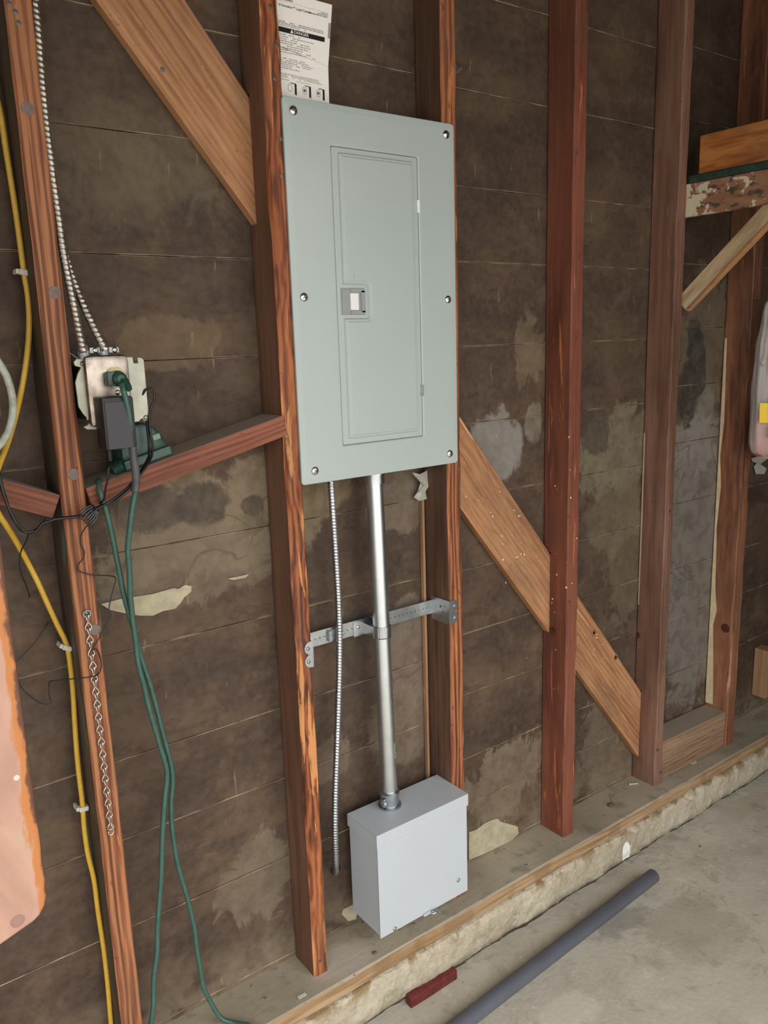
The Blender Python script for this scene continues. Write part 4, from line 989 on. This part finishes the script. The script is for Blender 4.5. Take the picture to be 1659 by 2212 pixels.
tw = [(-0.5032, -0.1040, 1.0775), (-0.5087, -0.0980, 1.0624), (-0.5239, -0.0880, 1.0406), (-0.5288, -0.0880, 1.0224), (-0.5237, -0.0880, 1.0086), (-0.5269, -0.0880, 0.9985), (-0.5375, -0.0880, 0.9882), (-0.5376, -0.0880, 0.9805), (-0.5154, -0.0880, 0.9684), (-0.4941, -0.0850, 0.9628), (-0.4778, -0.0800, 0.9560), (-0.4768, -0.0800, 0.9510), (-0.4873, -0.0800, 0.9229), (-0.4931, -0.0800, 0.9033), (-0.4929, -0.0830, 0.8928), (-0.5085, -0.0870, 0.8718), (-0.5195, -0.0880, 0.8564), (-0.5342, -0.0950, 0.8438), (-0.5261, -0.0940, 0.8470), (-0.5193, -0.0900, 0.8352), (-0.5173, -0.0880, 0.8113), (-0.5238, -0.0880, 0.8000), (-0.5394, -0.0980, 0.8028), (-0.5629, -0.0900, 0.8036), (-0.5915, -0.0750, 0.8028), (-0.5961, -0.0700, 0.8017), (-0.5985, -0.0700, 0.7863), (-0.5987, -0.0700, 0.7719), (-0.5966, -0.0700, 0.7648), (-0.6053, -0.0700, 0.7642), (-0.6185, -0.0700, 0.7738), (-0.6308, -0.0700, 0.7895), (-0.6395, -0.0700, 0.8047), (-0.6441, -0.0700, 0.8248), (-0.6570, -0.0700, 0.8592), (-0.6697, -0.0700, 0.8929)]
tag(mk('thin_wire', tube(tw, .0011, 5, .006), M_BCORD, smooth=True), 'thin black wire tangled across the chain and zigzagging left', 'wire', 'thin black wires')
tag(mk('thin_wire', tube([(-0.6047, -0.0940, 1.0550), (-0.6056, -0.0800, 1.0418), (-0.6095, -0.0500, 1.0183), (-0.6119, -0.0400, 1.0017), (-0.6097, -0.0300, 0.9763), (-0.6019, -0.0200, 0.9507), (-0.5980, -0.0120, 0.9306)], .0011, 5, .006), M_BCORD, smooth=True), 'thin black wire hanging from the black cord at the left edge', 'wire', 'thin black wires')
tag(mk('thin_wire', tube([(-0.5727, -0.0040, 0.8777), (-0.5941, -0.0080, 0.8546), (-0.6107, -0.0100, 0.8408), (-0.6261, -0.0120, 0.8300), (-0.6429, -0.0140, 0.8182), (-0.6656, -0.0140, 0.8045)], .0009, 5, .006), M_BCORD, smooth=True), 'thin grey-black wire slanting up the wall beside the yellow cable', 'wire', 'thin black wires')

# dark green plastic thing on the block
gq = Vector((-0.4096, -0.0550, 1.1476))
gz = lambda x: 1.1085+(x+.5095)*.24
g0x, g1x = (-0.4395, -0.0550, 1.1470)[0], (-0.3598, -0.0550, 1.1422)[0]
gt = empty('green_plastic_tool', (gq.x, -.05, gz(gq.x)), 'dark green plastic piece with domed top and ribbed neck lying on the sloping block', 'tool')
bse = Vector(((g0x+g1x)/2, -.045, gz((g0x+g1x)/2)+.004)); rad = (g1x-g0x)/2
Msl = T(bse) @ Matrix.Rotation(-.235, 4, 'Y')
P_ = [(rad*1.02*math.cos(a), .012+rad*1.35*math.sin(a)) for a in [PI*k/16 for k in range(17)]]
mk('dome', xf(prism(P_, -.026, .026, .008), Msl), M_GREEND, gt, smooth='auto')
mk('rim', xf(box(-rad*1.04, rad*1.08, -.031, .031, -.002, .014, .003), Msl), M_GREEND, gt)
mk('ribbed_neck', xf(join(*[lathe([(.0125, 0), (.0135, .0015), (.0125, .003)], 16, (-rad*.95-.0035*k, -.012, .006-.0008*k), (-1, 0, -.2)) for k in range(6)]), Msl), M_GREEND, gt, smooth=True)
mk('clip', xf(box(rad*.45, rad*.8, -.030, -.022, .030, .040, .002), Msl), simple('pale_green_plastic', '6f8a78', .5), gt)

# ------------------------------------------------------------------ yellow cable with clips
yl = [(-0.5709, -0.0300, 1.7240), (-0.5633, -0.0300, 1.6943), (-0.5587, -0.0300, 1.6700), (-0.5566, -0.0300, 1.6132), (-0.5539, -0.0300, 1.5486), (-0.5525, -0.0300, 1.4924), (-0.5518, -0.0300, 1.4418), (-0.5503, -0.0300, 1.4077), (-0.5531, -0.0300, 1.3661), (-0.5621, -0.0300, 1.3172), (-0.5774, -0.0300, 1.2613), (-0.6065, -0.0600, 1.2012), (-0.6315, -0.0900, 1.1645), (-0.6453, -0.1000, 1.1396), (-0.6494, -0.1000, 1.1160), (-0.6457, -0.1000, 1.0945), (-0.6358, -0.0900, 1.0738), (-0.6187, -0.0600, 1.0405), (-0.5980, -0.0300, 0.9932), (-0.5864, -0.0300, 0.9576), (-0.5772, -0.0300, 0.9241), (-0.5645, -0.0300, 0.8795), (-0.5535, -0.0300, 0.8425), (-0.5518, -0.0300, 0.8024), (-0.5526, -0.0300, 0.7523), (-0.5558, -0.0300, 0.6937), (-0.5584, -0.0300, 0.6253), (-0.5585, -0.0300, 0.5501), (-0.5604, -0.0300, 0.5014), (-0.5593, -0.0300, 0.4507), (-0.5543, -0.0300, 0.3974), (-0.5537, -0.0300, 0.3310), (-0.5516, -0.0300, 0.2528), (-0.5520, -0.0300, 0.1742), (-0.5542, -0.0300, 0.0929), (-0.5552, -0.0300, 0.0132)]
yl = yl+[(yl[-1][0]+.01, -.10, .006), (yl[-1][0]+.01, -.16, -.06), (yl[-1][0]+.0, -.22, -.14)]
yc = empty('yellow_cable', yl[-1], 'yellow cable clipped along the far left stud, running floor to top', 'cable')
mk('cord', tube(yl, .0045, 10, .01), M_YEL, yc, smooth=True)
for q, r_ in (((-0.5510, -0.0300, 1.4425), .2), ((-0.5534, -0.0300, 0.8367), .5), ((-0.5571, -0.0300, 0.5406), .1)):
    v = Vector(q)
    mk('clip', xf(join(box(-.0085, .0070, -.0060, .0050, -.0042, .0042, .0012), box(-.0125, -.0075, -.002, .020, -.0035, .0035, .0008)), T(v) @ Matrix.Rotation(r_, 4, 'Y')), M_CLIP, yc)

# hose loop at the left edge
hc = Vector((-0.6625, -0.1000, 1.2609)); hr = Vector((-0.6054, -0.1000, 1.2571)).x-hc.x
hp = [hc+Vector((hr*math.cos(a)*1.0, .004*math.sin(a*2), .082*math.sin(a))) for a in [2*PI*k/36 for k in range(36)]]
hz_ = empty('hose_loop', tuple(hc+Vector((0, 0, -.085))), 'pale grey-green hose loop cut off by the left photo edge', 'hose')
mk('loop', tube(hp, .0055, 10, smooth=False, closed=True), M_HOSE, hz_, smooth=True)
mk('tie', box(hc.x-.006, hc.x+.006, -.11, -.002, hc.z+.078, hc.z+.094, .002), M_CLIP, hz_)

# ------------------------------------------------------------------ chain
ch = empty('hanging_chain', (-.5305, -.0805, .505), 'thin zinc jack chain hanging on the face of the far left stud', 'chain')
top = Vector((-0.5296, -0.0835, 0.9046)); bot = Vector((-0.5306, -0.0865, 0.5212)); NL = 17
mk('screw_eye', join(tube([top+Vector((.0058*math.cos(a), 0, .0058*math.sin(a))) for a in [2*PI*k/14 for k in range(14)]], .0014, 6, smooth=False, closed=True), lathe([(.0034, 0), (.0030, .0014)], 10, tuple(top+Vector((0, .0033, 0))), (0, -1, 0))), M_ZINC, ch, smooth=True)
pit = (top-bot).length/NL; dv = (bot-top)/NL
def linkmesh():
    P = []; n = 28
    for i in range(n):
        t_ = 2*PI*i/n
        s = math.cos(t_)           # +1 top .. -1 bottom
        wd = .0052*math.sin(2*t_)*.98
        # teardrop: the upper loop is narrow and edge on, the lower loop faces out
        if s >= 0: P.append(Vector((wd*.25, -.0030*math.sin(2*t_)*1.2, .5*pit*1.22*s)))
        else: P.append(Vector((wd*1.05, -.0006*math.sin(t_), .5*pit*1.22*s)))
    return P
lk0 = None
for k in range(NL):
    c_ = top+dv*(k+.62)
    M = T(c_)
    if lk0 is None:
        lk0 = mk('link', tube(linkmesh(), .00115, 6, smooth=False, closed=True), M_CHROME, ch, M=M, smooth=True, world=False)
        o_ = lk0
    else:
        o_ = lk0.copy(); COL.objects.link(o_); put(o_, M, ch)
    if k % 2: pass
hb = top+dv*(NL+.15)
mk('hook', tube([hb+Vector((.001, 0, .008)), hb+Vector((.003, -.001, .001)), hb+Vector((.0035, -.001, -.007)), hb+Vector((0, -.001, -.0115)), hb+Vector((-.0045, -.001, -.009)), hb+Vector((-.0048, -.001, -.003))], .0012, 6, .002), M_CHROME, ch, smooth=True)

# ------------------------------------------------------------------ shelf pieces at right
AX = 1.0800
arm = mk('painted_board', box(AX+.001, AX+.021, -.85, -.002, 1.6145, 1.6945, .0015), M_FLAKE, M=T((AX, -.08, 1.6545)))
tag(arm, 'horizontal board with flaking white and brown paint below the green shelf edge', 'board')
sh = mk('shelf_board', box(AX-.0005, AX+.32, -.86, -.0815, 1.6955, 1.7135, .003), M_GREENP)
tag(sh, 'dark green painted shelf board seen by its edge', 'shelf')
M = Matrix(((0, 1, 0, AX+.012), (0, 0, -1, -.10), (-1, 0, 0, 1.76), (0, 0, 0, 1)))
M = T((AX+.004, -.108, 1.7145)) @ Matrix.Rotation(PI/2, 4, 'X')
pk = mk('plank', xf(box(0, .019, 0, .091, 0, .70, .0012), M), W_PL, M=M)
tag(pk, 'orange-brown plank standing on edge on the green shelf', 'plank')
# diagonal strut: from the stud out to the arm
sa = Vector((1.0805, -0.0737, 1.3984)); sb = Vector((1.0805, -0.2995, 1.6046)); d = (sb-sa).normalized(); sb = sa+d*.60
xx = Vector((1, 0, 0)); nn = d.cross(xx).normalized()
if nn.z < 0: nn = -nn
xx = nn.cross(d)
M = Matrix(((xx.x, nn.x, d.x, sa.x), (xx.y, nn.y, d.y, sa.y), (xx.z, nn.z, d.z, sa.z), (0, 0, 0, 1)))
P_ = box(0, .022, -.022, .022, -.012, (sb-sa).length, .0015) if xx.x > 0 else box(-.022, 0, -.022, .022, -.012, (sb-sa).length, .0015)
sr = empty('shelf_strut', tuple(sa), 'slanting wooden strut from the stud up to the flaking shelf arm', 'strut')
SLN = (1.622-sa.z)/d.z
s1 = .008 if xx.x > 0 else -.030
mk('strut_board', box(s1, s1+.022, -.020, .020, -.006, SLN, .0015), [M_STRUT], sr, M=M, world=False)
mk('strut_edge', box(s1-.002, s1+.020, -.027, -.0205, -.004, SLN-.01, .0012), W_BR, sr, M=M, world=False)

# ------------------------------------------------------------------ plastic bag on the last stud
BX = 0
bg = empty('plastic_bag', (1.475, -.10, .95), 'clear plastic bag with red print and yellow label hanging at the right edge', 'bag')
def bagmesh():
    rows = [(1.402, 1.455, .022, .012), (1.392, 1.455, .034, .016), (1.37, 1.456, .040, .020), (1.33, 1.458, .048, .024), (1.28, 1.462, .062, .030), (1.22, 1.470, .082, .036), (1.16, 1.474, .094, .038), (1.08, 1.478, .100, .040), (1.00, 1.480, .103, .040), (.975, 1.480, .090, .038), (.958, 1.480, .060, .030), (.950, 1.480, .02, .01)]
    V = []; Fc = []; n = 48
    for j, (z, cx_, rx, ry) in enumerate(rows):
        for i in range(n):
            a = 2*PI*i/n; fold = 1+(.13*math.sin(a*9+z*14)+.08*math.sin(a*17-z*30))*(1 if z > 1.22 else .45 if z > 1.12 else .2)
            V.append((cx_+rx*fold*math.cos(a)*.85, -.142+ry*fold*math.sin(a)+.0, z))
    m = len(rows)
    for j in range(m-1):
        for i in range(n):
            l = (i+1) % n; Fc.append((j*n+i, (j+1)*n+i, (j+1)*n+l, j*n+l))
    Fc.append(tuple((m-1)*n+i for i in range(n)))
    return V, Fc
mk('bag_film', bagmesh(), M_BAG, bg, smooth=True)
def conts():
    return lathe([(.02, 0), (.055, .006), (.068, .03), (.070, .09), (.06, .13), (.02, .15)], 24, (1.480, -.142, .954), (0, 0, 1))
g = conts(); g = ([(1.480+(x-1.480)*1.1, -.142+(y+.142)*.42, z) for x, y, z in g[0]], g[1])
mk('contents', g, M_PINK, bg, smooth=True)
mk('handle_loop', tube([(1.432, -.150, 1.39), (1.420, -.152, 1.33), (1.412, -.152, 1.27), (1.404, -.155, 1.245), (1.390, -.157, 1.225)], .008, 8, .01, rfn=lambda s, a: .0085*(.6+.5*abs(math.cos(a)))*(1 if s > .02 else .6)), M_BAG, bg, smooth=True)
def onbag(x, z, e=.0045):
    R = [(1.22, 1.470, .082, .036), (1.16, 1.474, .094, .038), (1.08, 1.478, .100, .040), (1.00, 1.480, .103, .040), (.975, 1.480, .09, .038)]
    z_ = min(max(z, .976), 1.219)
    for (za, ca_, ra, ya), (zb2, cb_, rb, yb) in zip(R[:-1], R[1:]):
        if zb2 <= z_ <= za:
            f = (za-z_)/(za-zb2); c_ = ca_+(cb_-ca_)*f; rx = (ra+(rb-ra)*f)*.85*1.08; ry = (ya+(yb-ya)*f)*1.08
    q = max(-1, min(1, (x-c_)/rx)); return (x, -.142-ry*math.sqrt(max(0, 1-q*q))-e-.004, z)
V = []; Fc = []; n = 14
for i in range(n+1):
    x = 1.388+i*.0126
    for zz in (1.062-.012*i/n, 1.118-.012*i/n): V.append(onbag(x, zz))
Fc = [(2*i, 2*i+2, 2*i+3, 2*i+1) for i in range(n)]
mk('yellow_label', (V, Fc), M_YLAB, bg)
gs = []
for i in range(14):
    x = 1.437+i*.0035; wd = random.choice((.0008, .0014, .0020))
    a, b, c_, d_ = onbag(x, 1.070, .0055), onbag(x+wd, 1.070, .0055), onbag(x+wd, 1.088, .0055), onbag(x, 1.088, .0055); gs.append(([a, b, c_, d_], [(0, 1, 2, 3)]))
mk('barcode', join(*gs), M_INK, bg)
gs = []
for zr, hh, den in ((1.212, .014, .6), (1.196, .008, .8), (1.160, .003, .9), (1.130, .014, .75), (1.118, .010, .5), (1.036, .013, .8), (1.020, .010, .4)):
    x = 1.405
    while x < 1.54:
        l = random.uniform(.003, .009)
        if random.random() < den: gs.append(([onbag(x, zr), onbag(x+l, zr), onbag(x+l, zr+hh), onbag(x, zr+hh)], [(0, 1, 2, 3)]))
        x += l+.002
o = mk('red_print', join(*gs), M_REDINK, bg); o['kind'] = 'stuff'
bg.location.x -= .030
mk('hang_hook', tube([(1.455, -.08, 1.405), (1.455, -.12, 1.402), (1.458, -.145, 1.398), (1.475, -.15, 1.405), (1.49, -.15, 1.402)], .0018, 8, .006), M_GALV, bg, smooth=True)

# ------------------------------------------------------------------ foreground plate at left
pt = [( -.7205, 2.40), (-.7205, 1.6), (-.7205, .74)]+[(-.7455+.025*math.cos(a), .7330+.034*math.sin(a)) for a in (-.25, -.6, -.95, -1.25)]+[(-.775, .6890), (-.93, .672), (-.95, .70), (-.95, 2.40)]
fp = mk('rusty_plate', prism(pt, -.507, -.494, .003), M_PLATE, M=T((-.7205, -.5, .70)))
tag(fp, 'peeling peach-painted metal plate with orange rust edge at the left photo edge', 'plate')
mk('bolt_hole', lathe([(.0075, 0), (.0068, .0006), (.0052, .0007), (.0046, .0002)], 16, (-0.7542, -0.5072, 0.7096), (0, -1, 0)), simple('rust_hole', '8f6f62', .7, 0), fp)
mk('bolt_hole', lathe([(.0035, 0), (.003, .0006)], 12, (-0.7357, -0.5072, 0.8767), (0, -1, 0)), simple('rust_pit', 'cdb7a8', .7, 0), fp)

# ------------------------------------------------------------------ pipe, red chip, debris
pb = Vector((0.8410, -0.2270, -0.1265)); pa2 = Vector((0.0871, -0.2689, -0.1265)); d = (pa2-pb).normalized(); pe = pb+d*1.6
pz = -.1225
pb.z = pz; pe.z = pz; d = (pe-pb).normalized()
L = (pe-pb).length
g = lathe([(.0150, .03), (.0150, .001), (.0158, 0), (.0175, 0), (.0182, .0012), (.0182, L-.001), (.0150, L)], 28, tuple(pb), tuple(d))
tag(mk('plastic_pipe', g, M_PVC, smooth='auto'), 'dark slate-grey plastic pipe lying on the concrete floor', 'pipe')
rx0, rx1 = (0.0584, -0.1370, -0.1191)[0], (0.1964, -0.1370, -0.1474)[0]
rd = mk('painted_wood_strip', box(rx0, rx1, -.1500, -.130, -.152, -.1195, .002), M_RED)
tag(rd, 'dark red painted strip stuck between the curb and the floor', 'strip')
def chunk(name, p, r, mat, label, cat, group=None, parent=None, s=1):
    bm = bmesh.new(); bmesh.ops.create_icosphere(bm, subdivisions=2, radius=r)
    for v in bm.verts: v.co *= 1+.45*mnoise.noise(v.co*(60 if r < .02 else 25)+Vector((s, s, 0)))
    for v in bm.verts: v.co.z *= .55
    g = ([tuple(Vector(p)+v.co) for v in bm.verts], [tuple(v.index for v in f.verts) for f in bm.faces]); bm.free()
    return tag(mk(name, g, mat, parent), label, cat, group)
M_STONE = simple('curb_stone', 'b3a78f', .85, 0, .2, 60, .15, .001)
mk_c = [((0.8727, -0.1340, -0.0436), .022), ((1.1544, -0.1340, -0.0456), .024)]
for i, (q, r_) in enumerate(mk_c): chunk('stone', (q[0], q[1]+.008, q[2]), r_, M_STONE, None, None, None, cb, i)
deb = [((0.8649, -0.0620, 0.0030), '5b5142', 'small dark clump of debris on the sill right of the third stud', .010), ((-0.0027, -0.1038, 0.0020), '6a5546', 'dark crumb on the pale part of the sill near the grey box', .005)]
for i, (q, c_, lb, r_) in enumerate(deb): chunk('debris', q, r_, simple('debris_dark_%d' % i, c_, .9), lb, 'debris', None, None, i+5)
tag(mk('twig', tube([Vector((0.8636, -0.0631, 0.0040)), Vector((0.8656, -0.0647, 0.0040))+Vector((.002, .004, .012)), Vector((0.8656, -0.0647, 0.0040))+Vector((-.004, .008, .026))], .0012, 5, .004), simple('twig_brown', '4a3f33', .9)), 'tiny dark twig sticking up from the sill debris', 'twig')
sq = Vector((0.9950, -0.0279, 0.0030))
tag(mk('screw', join(cyl(sq, sq+Vector((.022, -.014, 0)), .0016, 8), cyl(sq+Vector((-.001, .0006, 0)), sq+Vector((.001, -.0006, 0)), .0038, 10)), M_CLIP), 'small pale screw lying on the sill near the fourth stud', 'screw')
tag(mk('paper_chip', rag.__call__ and prism([((-0.2020, -0.1007, 0.0020)[0], .002), ((-0.1827, -0.1131, 0.0020)[0], .002), ((-0.1827, -0.1131, 0.0020)[0], .003), ((-0.2020, -0.1007, 0.0020)[0], .003)], (-0.1938, -0.1057, 0.0020)[1]-.006, (-0.1938, -0.1057, 0.0020)[1]+.002, 0), M_CLIP), 'small white chip on the sill below the scorched stud', 'chip')
tag(mk('leaf_chip', prism([(-.003, -.0), (.016, .001), (.019, .004), (.001, .002)], -.006, .006), M_STONE), 'pale dry chip lying on the sill beside the weathered block', 'chip')
lc = bpy.data.objects['leaf_chip']; q = (1.2493, -0.0745, 0.0020); put(lc, T(q), None)
# short pale piece at the far right edge
q0 = (1.7115, -0.0500, 0.0689); q1 = (1.6959, -0.0500, 0.2432)
tag(mk('wood_cleat', box(q0[0], q0[0]+.05, -.05, -.0005, q0[2], q1[2], .002), W_PALE), 'short pale wood piece on the wall at the right photo edge', 'cleat')
